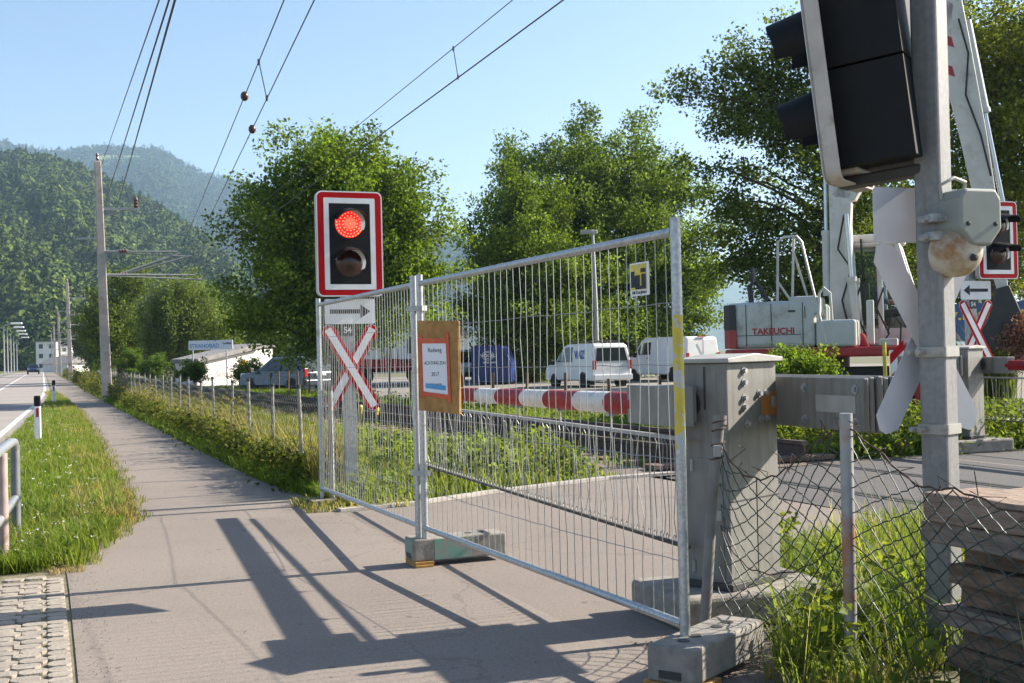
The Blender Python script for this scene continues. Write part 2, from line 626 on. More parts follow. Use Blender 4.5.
asphalt_path = asphaltmat("path_asphalt", (.250, .212, .182), (.222, .189, .163))
asphalt_road = asphaltmat("road_asphalt", (.31, .275, .255), (.27, .24, .222), cracks=False)
asphalt_cross = asphaltmat("crossing_asphalt", (.225, .190, .165), (.19, .162, .142))
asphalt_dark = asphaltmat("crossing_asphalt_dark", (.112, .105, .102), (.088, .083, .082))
gravel = asphaltmat("gravel", (.26, .24, .21), (.20, .18, .16), cracks=False, fine=60)
ballast_m = asphaltmat("ballast_stone", (.20, .165, .14), (.13, .10, .085), cracks=False, fine=28)
paint_m = mat("road_paint", (.66, .65, .62), (.52, .51, .48), rough=.7, scale=5, stain=(.30, .28, .26), stain_scale=14, stain_lo=.52, stain_hi=.7)
kerb_m = mat("kerb_stone", (.42, .38, .34), (.32, .29, .26), rough=.9, scale=9, bump=.2)

gb = MB()
xs = np.linspace(-2600, 4600, 41); ys = np.linspace(-60, 5000, 41)
gv = [(x, y, -.012) for y in ys for x in xs]
gf = [(j * 41 + i, j * 41 + i + 1, (j + 1) * 41 + i + 1, (j + 1) * 41 + i) for j in range(40) for i in range(40)]
gb.add(gv, gf)
struct("ground", gb, groundmat())

def strip(name, left, right, z, m, thick=.03):
    """a paved sheet between two polylines of (s, l) with the same number of points"""
    b = MB()
    n = len(left)
    vs = [L(s, l, z) for s, l in left] + [L(s, l, z) for s, l in right]
    b.add(vs, [(i, n + i, n + i + 1, i + 1) for i in range(n - 1)])
    return struct(name, b, m)

# cycle path beside the fence
ragged = lambda a: a + rng.uniform(-.035, .035)
sv = [-6, 2, 5, 7.9, 9.3, 9.9, 10.6, 11.3, 12, 12.7, 13.5, 14.5, 16, 18, 21, 25, 30, 38, 48, 58, 67, 80, 110, 160, 240]
lv = [.12, .12, .12, .13, .15, .32, .56, .70, .73, .75, .77, .79, .81, .84, .87, .91, .95, .97, .90, .70, .48, .42, .45, .4, .4]
rv = [2.5] * 9 + [2.42, 2.36, 2.32, 2.3, 2.28, 2.26, 2.24, 2.2, 2.15, 2.1, 2.06, 2.0, 1.98, 1.95, 1.9, 1.9]
strip("cycle_path", [(s, ragged(l) if s > 9 else l) for s, l in zip(sv, lv)], [(s, l) for s, l in zip(sv, rv)], 0.0, asphalt_path)

# road over the level crossing: everything right of l = 2.5
cr = MB()
far = [(2.5, 10.72), (3.3, 10.85), (4.2, 11.3), (5.75, 11.85), (6.6, 11.9)]
near = [(2.5, 3.2), (3.3, 5.1), (4.2, 6.75), (5.75, 7.7), (6.6, 7.75)]
nv = [L(s, l) for l, s in far] + [L(s, l) for l, s in near]
cr.add(nv, [(i, i + 1, 6 + i, 5 + i) for i in range(4)])
cr.add([L(11.9, 6.6), L(12.3, 10.3), L(7.6, 10.3), L(7.75, 6.6)], [(0, 1, 2, 3)], m=None)
struct("crossing_road", cr, asphalt_cross)
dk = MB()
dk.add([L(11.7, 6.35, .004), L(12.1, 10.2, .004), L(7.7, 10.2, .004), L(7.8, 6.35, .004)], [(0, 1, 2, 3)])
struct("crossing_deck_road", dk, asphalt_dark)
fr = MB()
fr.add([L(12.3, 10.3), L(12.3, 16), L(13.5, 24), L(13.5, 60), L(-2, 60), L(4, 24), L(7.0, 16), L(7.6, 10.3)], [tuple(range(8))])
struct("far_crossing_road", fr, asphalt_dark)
ke = MB()
for (l0, s0), (l1, s1) in zip(far[:-1], far[1:]):
    a, b2 = L(s0 + .015, l0, 0), L(s1 + .015, l1, 0)
    d = (b2 - a).normalized(); nn = Vector((-d.y, d.x, 0))
    ke.add([a, b2, b2 + nn * .12, a + nn * .12, a + Vector((0, 0, .03)), b2 + Vector((0, 0, .03)), b2 + nn * .12 + Vector((0, 0, .03)), a + nn * .12 + Vector((0, 0, .03))],
           [(0, 1, 2, 3), (4, 5, 6, 7), (0, 1, 5, 4), (1, 2, 6, 5), (2, 3, 7, 6), (3, 0, 4, 7)])
struct("crossing_kerb", ke, kerb_m)

# main road on the left
mr_s = [-6, 10, 24.8, 46, 60, 71.8, 90, 130, 180, 260]
mr_r = [-1.9, -1.3, -.62, .0, .26, .36, .36, .36, .36, .36]
mr_l = [-8.4, -7.4, -6.5, -5.6, -5.2, -5.0, -5.0, -5.0, -5.0, -5.0]
strip("main_road", list(zip(mr_s, mr_l)), list(zip(mr_s, mr_r)), .002, asphalt_road)
mk = MB()
for i in range(len(mr_s) - 1):
    for (off, wd, ref) in ((-.18, .14, mr_r),):
        a, b2 = (mr_s[i], ref[i] + off), (mr_s[i + 1], ref[i + 1] + off)
        mk.add([L(a[0], a[1] - wd, .006), L(a[0], a[1], .006), L(b2[0], b2[1], .006), L(b2[0], b2[1] - wd, .006)], [(0, 1, 2, 3)])
    ca = [(mr_l[j] + mr_r[j]) / 2 for j in (i, i + 1)]
    mk.add([L(mr_s[i], ca[0] - .07, .006), L(mr_s[i], ca[0] + .07, .006), L(mr_s[i + 1], ca[1] + .07, .006), L(mr_s[i + 1], ca[1] - .07, .006)], [(0, 1, 2, 3)])
struct("road_markings", mk, paint_m)
strip("roadside_pavement", [(30, -8.5), (70, -7.3), (260, -7.2)], [(30, -6.5), (70, -5.25), (260, -5.2)], .004, gravel)

# stone setts at the near left
sett_m = mat("sett_stone", (.34, .295, .24), (.27, .235, .195), rough=.9, scale=7, bump=.35, bscale=70, stain=(.24, .22, .19), stain_scale=12)
sb = MB()
for i in range(64):
    for j in range(16):
        s = 1.7 + i * .108
        edge = j == 15
        l = -1.917 + j * .131 + (.02 if (i % 2) else -.012) * (0 if edge else 1)
        if j == 15:
            l = .05
        if (s > 8.35 and l > -1.9 and rng.random() < (s - 8.1)):
            continue
        wl = .122 if not edge else .10
        T = Matrix.Translation(L(s + .01 * rng.standard_normal() * .5, l, .002 + .004 * rng.random())) @ rot_z(math.atan2(ND.y, ND.x) + .035 * rng.standard_normal())
        a, b2 = wl / 2, .046
        c = .022
        z = .006 * rng.random()
        top = [(-a + c, -b2, z), (a - c, -b2, z), (a, -b2 + c, z), (a, b2 - c, z), (a - c, b2, z), (-a + c, b2, z), (-a, b2 - c, z), (-a, -b2 + c, z)]
        bot = [(x * 1.06, y * 1.06, z - .02) for x, y, _ in top]
        sb.add(top + bot, [tuple(range(8))] + [(k, 8 + k, 8 + (k + 1) % 8, (k + 1) % 8) for k in range(8)], T)
struct("sett_paving", sb, sett_m)
jb = MB()
jb.add([L(1.5, -2.2, -.006), L(1.5, .135, -.006), L(8.9, .135, -.006), L(8.9, -2.2, -.006)], [(0, 1, 2, 3)])
struct("sett_bed_ground", jb, mat("sett_joint", (.20, .17, .12), (.13, .12, .06), rough=1, scale=20))

# ---- railway: ballast, sleepers, rails
ball = MB()
ss = [-6 + i * 2.0 for i in range(60)] + [120, 140, 170, 210]
prof = [(-2.2, -.008), (-1.55, .055), (1.55, .055), (2.2, -.008)]
vs, fs = [], []
for s in ss:
    for d, z in prof:
        vs.append(L(s, track_l(s) + d, z))
for i in range(len(ss) - 1):
    for k in range(3):
        fs.append((i * 4 + k, i * 4 + k + 1, (i + 1) * 4 + k + 1, (i + 1) * 4 + k))
ball.add([v if not (6.5 < (v.dot(TD)) < 13.5) else v + Vector((0, 0, -.055)) for v in vs], fs)
struct("ballast_ground", ball, ballast_m)
def rail(off):
    b = MB()
    sec = [(-.06, .0), (.06, .0), (.06, .02), (.012, .04), (.012, .11), (.035, .12), (.035, .155), (-.035, .155), (-.035, .12), (-.012, .11), (-.012, .04), (-.06, .02)]
    ss = [12.2 + i * 1.5 for i in range(50)] + [100, 130, 170]
    vs, fs = [], []
    n = len(sec)
    for s in ss:
        c = track_l(s) + off
        for x, z in sec:
            vs.append(L(s, c + x * 1.15, z * 1.35 + .06))
    for i in range(len(ss) - 1):
        for k in range(n):
            k2 = (k + 1) % n
            fs.append((i * n + k, i * n + k2, (i + 1) * n + k2, (i + 1) * n + k))
    fs.append(tuple(range(n)))
    b.add(vs, fs)
    return b
rt = thing("railway_track", "rusty single railway track with timber sleepers running across the level crossing", "railway track", L(12, 7.9))
rail(-.75).build("rail", railsteel, rt)
rail(.75).build("rail", railsteel, rt)
sl = MB()
for i in range(90):
    s = 12.4 + i * .63
    c = track_l(s)
    T = Matrix.Translation(L(s, c, .05)) @ rot_z(math.atan2(ND.y, ND.x) + .02 * rng.standard_normal())
    sl.box((0, 0, 0), (2.5, .24, .06), T)
o = sl.build("sleepers", timber, rt, bevel=.01)
fl = MB()                                     # rails let into the crossing deck
for off in (-.75, .75):
    for d, wd in ((-.065, .05), (.035, .07)):
        fl.add([L(7.7, 7.9 + off + d, .009), L(7.7, 7.9 + off + d + wd, .009), L(12.2, 7.85 + off + d + wd, .009), L(12.2, 7.85 + off + d, .009)], [(0, 1, 2, 3)])
fl.build("flangeway", exdark, rt)

# ---- parking ground beyond the track
pk = MB()
pk.add([L(13.5, 12.2, .0), L(13.6, 60, .0), L(80, 60, .0), L(80, 9.6, .0), L(40, 9.4, .0)], [tuple(range(5))])
struct("parking_ground", pk, gravel)

# ================================================================== VEGETATION
def leaf_cards(C, size, up=.3, fold=.25):
    """one folded four-sided leaf at each centre: returns verts and triangles"""
    n = len(C)
    a = rng.standard_normal((n, 3)); a /= np.linalg.norm(a, axis=1)[:, None]
    nrm = rng.standard_normal((n, 3)); nrm[:, 2] += up * 2.5
    nrm /= np.linalg.norm(nrm, axis=1)[:, None]
    u = a - (a * nrm).sum(1)[:, None] * nrm
    u /= np.linalg.norm(u, axis=1)[:, None] + 1e-9
    v = np.cross(nrm, u)
    s = (size * rng.uniform(.6, 1.3, n))[:, None]
    p0 = C - u * s * .5
    p1 = C + u * s * .5
    q0 = C + v * s * .32 + nrm * s * fold * .5
    q1 = C - v * s * .32 + nrm * s * fold * .5
    V = np.stack([p0, q1, p1, q0], 1).reshape(-1, 3)
    b = np.arange(n)[:, None] * 4
    return V, np.concatenate([b + np.array([[0, 1, 2]]), b + np.array([[0, 2, 3]])])

def leafcols(n, c1, c2, per=4, var=.25):
    t = rng.random(n)[:, None]
    c = np.array(c1) * (1 - t) + np.array(c2) * t
    c = c * (1 + var * rng.standard_normal((n, 1))).clip(.5, 1.6)
    return np.repeat(c, per, 0)

leaf_m = leafmat("leaves", .42, .6, .12)
grass_m = leafmat("grass_blades", .48, .6, .15)

def clusters(ells, n, shell=.55, noise=.25):
    vol = np.array([e[3] * e[4] * e[5] for e in ells], float)
    pick = rng.choice(len(ells), n, p=vol / vol.sum())
    d = rng.standard_normal((n, 3)); d /= np.linalg.norm(d, axis=1)[:, None]
    r = 1 - (1 - rng.random(n) ** shell) * .75
    lump = 1 + noise * np.sin(d[:, 0] * 5 + pick) * np.sin(d[:, 1] * 6 + 2 * pick) + noise * .6 * np.sin(d[:, 2] * 9 + pick * 3)
    E = np.array(ells, float)[pick]
    return E[:, :3] + d * E[:, 3:] * (r * lump)[:, None]

def tree(name, label, base, ells, ncl, per, leaf, cr, c1, c2, trunk_r, cat="tree", group=None, shell=.55, noise=.22, flat=.55,
         limbs=26, droop=0.0, trunk_h=None, up=.3, parts=True):
    t = thing(name, label, cat, base, 0, group)
    nb = max(8, int(ncl * .42))
    C = clusters(ells, nb, shell, noise)
    C = C[C[:, 2] > .25]
    ns = 6
    out = C - np.array([0, 0, (trunk_h or max(e[2] for e in ells) * .75) * .55])
    out /= np.linalg.norm(out, axis=1)[:, None] + 1e-6
    sc_ = np.repeat(C, ns, 0)
    k_ = rng.standard_normal((len(sc_), 3)).clip(-1.6, 1.6) * cr * np.array([.55, .55, .55 * flat])
    sc_ = sc_ + k_ + np.repeat(out, ns, 0) * (rng.uniform(-.5, .9, (len(sc_), 1)) * cr)
    per2 = max(8, int(per * .90))
    n = len(sc_) * per2
    off = rng.standard_normal((n, 3)).clip(-1.7, 1.7) * cr * .30
    off[:, 2] *= flat + .15
    spray = np.repeat(np.repeat(out, ns, 0), per2, 0)
    off += spray * (rng.uniform(-.7, .9, (n, 1)) * cr * .42)
    if droop:
        k = rng.random(n)
        off[:, 2] -= droop * k ** 1.5
        off[:, :2] *= (1 - .55 * k)[:, None]
    Pp = np.repeat(sc_, per2, 0) + off
    leaf = leaf * .74
    V, T = leaf_cards(Pp, leaf, up)
    clv = np.repeat((1 + .20 * rng.standard_normal(len(sc_))).clip(.6, 1.5), per2)
    col = leafcols(n, c1, c2) * np.repeat(clv, 4)[:, None]
    np_mesh("crown", V, T, leaf_m, col, t)
    mb = MB()
    zt = trunk_h or max(e[2] for e in ells) * .75
    lean = rng.uniform(-.3, .3, 2)
    path = [Vector((lean[0] * k * k, lean[1] * k * k, zt * k - .1)) for k in (0, .1, .3, .55, .8, 1)]
    mb.tube(path, [trunk_r * 1.35, trunk_r, trunk_r * .85, trunk_r * .65, trunk_r * .42, trunk_r * .2], 9)
    mb.build("trunk", bark, t, world=False, smooth=True)
    lb = MB()
    for i in rng.choice(len(C), min(limbs, len(C)), replace=False):
        e = Vector(C[i])
        k = min(.95, max(.18, (e.z - .35 * math.hypot(e.x, e.y)) / zt))
        s0 = Vector((lean[0] * k * k, lean[1] * k * k, zt * k - .1))
        d = e - s0
        mid = s0 + d * .45 + Vector((0, 0, .10 * d.length)) + Vector(rng.uniform(-.12, .12, 3)) * d.length * .6
        q = s0 + d * .75 + Vector((0, 0, .07 * d.length)) + Vector(rng.uniform(-.08, .08, 3)) * d.length * .6
        rr = trunk_r * (.42 - .25 * k)
        lb.tube([s0, mid, q, e], [rr, rr * .7, rr * .45, rr * .15], 6)
    if lb.v:
        lb.build("limbs", bark, t, world=False, smooth=True)
    return t

def blades(X, H, W, lean, c1, c2, name, parent=None, var=.22, label=None):
    """tapered bent blades at the given ground points"""
    n = len(X)
    a = rng.uniform(0, 2 * np.pi, n)
    d = np.stack([np.cos(a), np.sin(a), np.zeros(n)], 1)
    sd = np.stack([-np.sin(a), np.cos(a), np.zeros(n)], 1)
    b = rng.uniform(.2, 1, n) * lean
    h = H * rng.uniform(.5, 1.15, n)
    wv = (W * rng.uniform(.6, 1.3, n))[:, None]
    z = np.array([0, 0, 1.])
    mid = X + d * (b * h * .28)[:, None] + z * (h * .6)[:, None]
    tip = X + d * (b * h * .85)[:, None] + z * (h * (1 - .25 * b))[:, None]
    V = np.stack([X - sd * wv * .5, X + sd * wv * .5, mid - sd * wv * .42, mid + sd * wv * .42, tip], 1).reshape(-1, 3)
    bb = np.arange(n)[:, None] * 5
    T = np.concatenate([bb + np.array([[0, 1, 3]]), bb + np.array([[0, 3, 2]]), bb + np.array([[2, 3, 4]])])
    col = leafcols(n, c1, c2, 5, var)
    o = np_mesh(name, V, T, grass_m, col, parent)
    o["kind"] = "stuff"
    return o

def sl_points(n, s0, s1, l0, l1, z=0.0, bias=1.0, test=None):
    """random ground points; bias > 1 puts more of them near the camera; l0/l1 may be functions of s"""
    s = s0 + (s1 - s0) * rng.random(n) ** bias
    f0 = np.array([l0(x) for x in s]) if callable(l0) else l0
    f1 = np.array([l1(x) for x in s]) if callable(l1) else l1
    l = f0 + (f1 - f0) * rng.random(n)
    if test is not None:
        k = test(s, l)
        s, l = s[k], l[k]
    X = np.zeros((len(s), 3))
    X[:, 0] = TD.x * s + ND.x * l
    X[:, 1] = TD.y * s + ND.y * l
    X[:, 2] = z
    return X, s, l

GR1, GR2 = (.108, .180, .024), (.190, .250, .044)
DRY1, DRY2 = (.30, .24, .11), (.36, .30, .15)

# verge between road and path
path_left = lambda s: float(np.interp(s, sv, lv))
road_right = lambda s: float(np.interp(s, mr_s, mr_r)) + .05
X, s_, l_ = sl_points(90000, 8.8, 66, road_right, path_left, 0, 1.75)
k = ~((s_ < 9.9) & (l_ > .0 + .45 * (s_ - 8.9)))
blades(X[k], .135 + .05 * np.sin(X[k][:, 0] * 2.3) * np.sin(X[k][:, 1] * 1.9), .0085, 1.2, GR1, GR2, "verge_grass")
X, s_, l_ = sl_points(5200, 11.2, 66, lambda s: path_left(s) - .5, lambda s: path_left(s) + .02, 0, 1.9)
blades(X, .15, .008, 1.2, (.26, .22, .06), DRY2, "dry_verge_grass")
X, s_, l_ = sl_points(9000, 8.0, 12, lambda s: -2.2, lambda s: min(.05 + .25 * (s - 8), .5), 0, 1)
blades(X[s_ > 8.75], .20, .009, 1.3, (.10, .145, .02), GR2, "tall_verge_grass")
X, s_, l_ = sl_points(2600, 8.9, 40, lambda s: path_left(s) - .04, lambda s: path_left(s) + .16 + .06 * math.sin(s * 5.1), 0, 1.7)
blades(X, .085, .007, 1.6, GR1, DRY1, "verge_edge_grass")
# white umbels and yellow flowers
def flowers(n, s0, s1, l0, l1, h, r, m, name, bias=1.0):
    X, _, _ = sl_points(n, s0, s1, l0, l1, 0, bias)
    X[:, 2] = h * rng.uniform(.7, 1.2, n)
    cc = np.repeat(X, 7, 0) + rng.standard_normal((n * 7, 3)) * np.array([r, r, r * .25])
    V, T = leaf_cards(cc, r * .9, 1.0, .1)
    o = np_mesh(name, V, T, m)
    o["kind"] = "stuff"
flowers(260, 9, 40, road_right, lambda s: .55, .16, .016, mat("flower_white", (.74, .72, .68), rough=.8), "white_flowers", 1.6)
flowers(26, 8.6, 22, lambda s: -1.4, lambda s: .5, .16, .011, mat("flower_yellow", (.75, .52, .03), rough=.8), "yellow_flowers", 1.4)
# left of the road
X, _, _ = sl_points(9000, 50, 260, -14, -7.2, 0, 1.3)
blades(X, .35, .06, .7, GR1, GR2, "roadside_grass")

# tall grass between fence and track
def right_bound(s):
    return track_l(s) - 1.75
X, s_, l_ = sl_points(70000, 10.8, 70, lambda s: 2.62, right_bound, 0, 1.6,
                      lambda s, l: s > np.interp(l, [2.5, 3.3, 4.2, 5.75, 6.6], [10.9, 11.05, 11.5, 12.05, 12.1]))
hh = (.22 + .12 * np.sin(X[:, 0] * 1.7) * np.sin(X[:, 1] * 1.3)) * np.interp(l_, [2.6, 4.6, 6.2], [1.1, .95, .5])
blades(X, hh, .014, .8, (.150, .215, .028), (.245, .285, .050), "meadow_grass")
X, s_, l_ = sl_points(7000, 12, 60, lambda s: 2.55, lambda s: 2.9, 0, 1.5)
blades(X, .75, .012, .5, (.17, .20, .05), DRY1, "fence_tall_grass")
# leafy weeds in that meadow
def weeds(name, n, s0, s1, l0, l1, hmax, leaf, c1, c2, bias=1.4, per=40, test=None, spread=.14):
    X, _, _ = sl_points(n, s0, s1, l0, l1, 0, bias, test)
    n = len(X)
    H = hmax * rng.uniform(.35, 1, n)
    cc = np.repeat(X, per, 0)
    hz = rng.random(n * per) ** .8
    cc[:, 2] = hz * np.repeat(H, per)
    cc[:, :2] += rng.standard_normal((n * per, 2)) * spread * (.35 + .65 * (1 - hz))[:, None]
    V, T = leaf_cards(cc, leaf, .5, .3)
    col = leafcols(n * per, c1, c2)
    o = np_mesh(name, V, T, leaf_m, col)
    o["kind"] = "stuff"
    return o
mtest = lambda s, l: s > np.interp(l, [2.5, 3.3, 4.2, 5.75, 6.6], [11.0, 11.2, 11.7, 12.2, 12.3])
weeds("meadow_weeds", 520, 11, 40, lambda s: 2.75, lambda s: right_bound(s) - .3, .30, .06, (.10, .155, .022), (.18, .225, .04), test=mtest)
weeds("crossing_edge_weeds", 120, 11.9, 14.0, lambda s: 3.6, lambda s: 5.7, .55, .07, (.115, .175, .022), (.20, .25, .042), 1.0, per=60, test=mtest)
# weeds and brown stalks along the path side of the fence
weeds("fence_weeds", 420, 12.4, 75, lambda s: float(np.interp(s, sv, rv)) + .12, lambda s: 2.65, .55, .075, (.08, .115, .02), (.145, .165, .036), 1.5)
weeds("dry_fence_weeds", 190, 17, 90, lambda s: float(np.interp(s, sv, rv)) + .15, lambda s: 2.7, .95, .06, (.14, .14, .04), (.20, .17, .06), 1.4, spread=.10)
weeds("far_fence_weeds", 260, 45, 150, lambda s: 2.1, lambda s: 2.9, 1.1, .12, (.07, .11, .03), (.16, .14, .05), 1.2)
X, s_, l_ = sl_points(9000, 11.4, 60, lambda s: float(np.interp(s, sv, rv)) - .02, lambda s: 2.62, 0, 1.6)
blades(X, .2, .013, 1.0, GR1, GR2, "path_edge_grass")
X, s_, l_ = sl_points(900, 10.8, 11.6, lambda s: 2.2, lambda s: 3.2, 0, 1)
blades(X, .10, .012, 1.2, (.16, .22, .05), DRY2, "crossing_edge_grass")

# right foreground between chain-link fence and crossing
def near_right(s, l):
    X = TD.x * s + ND.x * l
    Y = TD.y * s + ND.y * l
    inb = (l > 2.78) & (s < np.interp(l, [2.7, 3.3, 4.2, 5.75, 6.6], [4.2, 4.95, 6.55, 7.55, 7.65]))
    box = (np.abs((X - 1.2) * .89 + (Y - 6.4) * .45) < .42) & (np.abs(-(X - 1.2) * .45 + (Y - 6.4) * .89) < .40)
    blk = (np.abs((X - 0.83) * .6 + (Y - 5.19) * .8) < .36) & (np.abs(-(X - .83) * .8 + (Y - 5.19) * .6) < .14)
    tim = (l > 3.25) & (s < 4.1) & (l < 4.2)
    return inb & ~box & ~blk & ~tim
X, s_, l_ = sl_points(17000, 2.6, 7.7, 2.7, 6.6, 0, 1, near_right)
blades(X, .24, .0065, 1.3, (.118, .180, .024), (.205, .250, .045), "near_grass")
X, s_, l_ = sl_points(1500, 4.2, 6.4, 2.95, 4.4, 0, 1, near_right)
blades(X, .41, .010, 1.3, (.095, .155, .024), (.175, .225, .042), "near_tall_grass")
X, s_, l_ = sl_points(1700, 2.6, 4.6, 2.7, 3.6, 0, 1, near_right)
blades(X, .10, .008, 1.4, (.24, .20, .08), DRY2, "near_dry_grass")
weeds("near_weeds", 52, 3.6, 6.4, lambda s: 2.85, lambda s: 4.3, .46, .055, (.10, .15, .024), (.20, .23, .04), 1.0, per=38, test=near_right, spread=.10)
X, s_, l_ = sl_points(1500, 9.2, 60, lambda s: road_right(s), lambda s: path_left(s), 0, 1.7)
blades(X, .30, .0045, .8, DRY1, (.42, .36, .20), "verge_dry_stalks")
X, s_, l_ = sl_points(2600, 11.6, 60, lambda s: 2.7, right_bound, 0, 1.6, mtest)
blades(X, .42, .005, .6, (.26, .22, .08), (.40, .34, .16), "meadow_dry_stalks")
X, s_, l_ = sl_points(420, 2.8, 7.5, 2.75, 6.0, 0, 1, near_right)
blades(X, .52, .0045, .8, (.28, .25, .09), (.42, .36, .18), "near_dry_stalks")
X, s_, l_ = sl_points(5000, 8.6, 14, lambda s: path_left(s) - .12, lambda s: path_left(s) + .10, .001, 1)
blades(X, .035, .006, 2.2, (.30, .24, .13), (.40, .33, .20), "straw_clippings")
# beyond the track
X, s_, l_ = sl_points(26000, 12.4, 60, lambda s: track_l(s) + 1.2, lambda s: track_l(s) + 3.4, 0, 1.5)
blades(X, .26, .02, .8, GR1, GR2, "far_track_grass")
X, s_, l_ = sl_points(3800, 12.8, 50, lambda s: track_l(s) - 1.6, lambda s: track_l(s) + 1.3, .02, 1.5)
blades(X, .15, .014, .9, GR1, GR2, "track_grass")
weeds("far_crossing_weeds", 420, 12.1, 15.5, lambda s: 9.2, lambda s: 13.5, .62, .075, (.09, .135, .02), (.165, .20, .036), 1.0, per=48, spread=.2)
weeds("far_track_weeds", 160, 13, 45, lambda s: track_l(s) + 1.5, lambda s: track_l(s) + 3.6, .45, .09, (.11, .15, .024), (.18, .20, .036), 1.3)
X, s_, l_ = sl_points(9000, 12.3, 16, 9.2, 14, 0, 1)
blades(X, .28, .016, .9, GR1, GR2, "far_crossing_grass")
X, _, _ = sl_points(900, 3.5, 14, lambda s: .14, lambda s: 2.9, .003, 1.3)
X2, _, _ = sl_points(1800, 5, 30, lambda s: path_left(s) + .0, lambda s: path_left(s) + .18, .003, 1.5)
X3, _, _ = sl_points(1500, 10.4, 13, lambda s: 2.2, lambda s: 6.0, .004, 1.0)
V, T = leaf_cards(np.concatenate([X, X2, X3]), .0075, 1, .8)
o = np_mesh("grit", V, T, mat("grit_stone", (.30, .26, .22), (.18, .15, .13), rough=.9, scale=60))
o["kind"] = "stuff"
# crisp brown leaves and clippings lying about
X, _, _ = sl_points(260, 3, 12, lambda s: .3, lambda s: 2.9, .004, 1)
X2, _, _ = sl_points(700, 3.0, 5.2, 2.6, 3.4, .006, 1)
V, T = leaf_cards(np.concatenate([X[:40], X2]), .022, 3, .15)
o = np_mesh("fallen_leaves", V, T, mat("dead_leaf", (.17, .085, .035), (.26, .16, .07), rough=.9, scale=40))
o["kind"] = "stuff"

# ================================================================== HILLS
def smooth_noise(n, amp, seed):
    r = np.random.default_rng(seed)
    x = np.arange(n)
    o = np.zeros(n)
    for f, a in ((.08, 1), (.19, .55), (.43, .3), (.9, .16)):
        o += a * np.sin(x * f + r.uniform(0, 6.28)) 
    return o * amp

def hill(name, ridge, Yf, Yr, zf, m, amp, seed, step=5, rows=26):
    px = np.arange(ridge[0][0], ridge[-1][0] + 1, step)
    py = np.interp(px, [a for a, _ in ridge], [b for _, b in ridge])
    n = len(px)
    yr = np.array([Yr(p) for p in px]) if callable(Yr) else np.full(n, Yr, float)
    nz = smooth_noise(n, amp, seed)
    V = np.zeros((rows + 6, n, 3))
    for i, p in enumerate(px):
        top = P(p, py[i], yr[i])
        for j in range(rows + 6):
            t = j / (rows - 1)
            Y = Yf + (yr[i] - Yf) * t
            tt = min(t, 1)
            sh = tt ** 1.15 * (1 + .10 * math.sin(6.3 * tt * 2 + i * .21) * (1 - tt))
            z = zf + (top.z - zf) * sh + nz[i] * math.sin(math.pi * tt) + nz[(i * 3 + j * 5) % n] * .5 * math.sin(math.pi * tt)
            if t > 1:
                z = zf + (top.z - zf) * (1 - (t - 1) * 2.2)
            V[j, i] = (top.x / top.y * Y, Y, z)
    b = MB()
    vs = V.reshape(-1, 3)
    fs = [(j * n + i, j * n + i + 1, (j + 1) * n + i + 1, (j + 1) * n + i) for j in range(rows + 5) for i in range(n - 1)]
    b.add([tuple(v) for v in vs], fs)
    struct(name, b, m, smooth=True)
    return V, px

forestfloor = mat("forest_floor", (.030, .052, .018), (.018, .032, .013), rough=1, scale=.03)
farslope = mat("far_slope", (.045, .08, .025), (.025, .048, .018), rough=1, scale=.035, detail=12, lo=.42, hi=.58)
ridge1 = [(-110, 172), (0, 163), (25, 161), (45, 163), (60, 169), (90, 180), (110, 188), (130, 199), (165, 217), (200, 246), (240, 284), (280, 312), (330, 343), (380, 358)]
ridge2 = [(-110, 142), (0, 145), (30, 153), (60, 157), (90, 154), (105, 152), (135, 153), (162, 154), (172, 160), (185, 169), (205, 179), (225, 184), (240, 187), (290, 205), (340, 216), (400, 230),
          (440, 237), (452, 242), (470, 247), (520, 256)]
ridge3 = [(400, 246), (440, 241), (470, 250), (520, 258), (600, 262), (660, 258), (715, 266), (760, 282), (830, 302), (900, 316), (1000, 326), (1150, 332)]
V1, px1 = hill("front_hill", ridge1, 330, lambda p: 1000 - max(0, p - 100) * 1.4, -2, forestfloor, 5, 3)
V2, px2 = hill("back_mountain", ridge2, 1150, 2900, -2, forestfloor, 14, 5)
V3, px3 = hill("lake_mountain", ridge3, 2600, 4700, -2, farslope, 20, 8)

ico_v, ico_f = None, None
def _ico(sub):
    bm = bmesh.new()
    bmesh.ops.create_icosphere(bm, subdivisions=sub, radius=1)
    v = np.array([x.co[:] for x in bm.verts]); f = np.array([[q.index for q in x.verts] for x in bm.faces])
    bm.free()
    return v, f

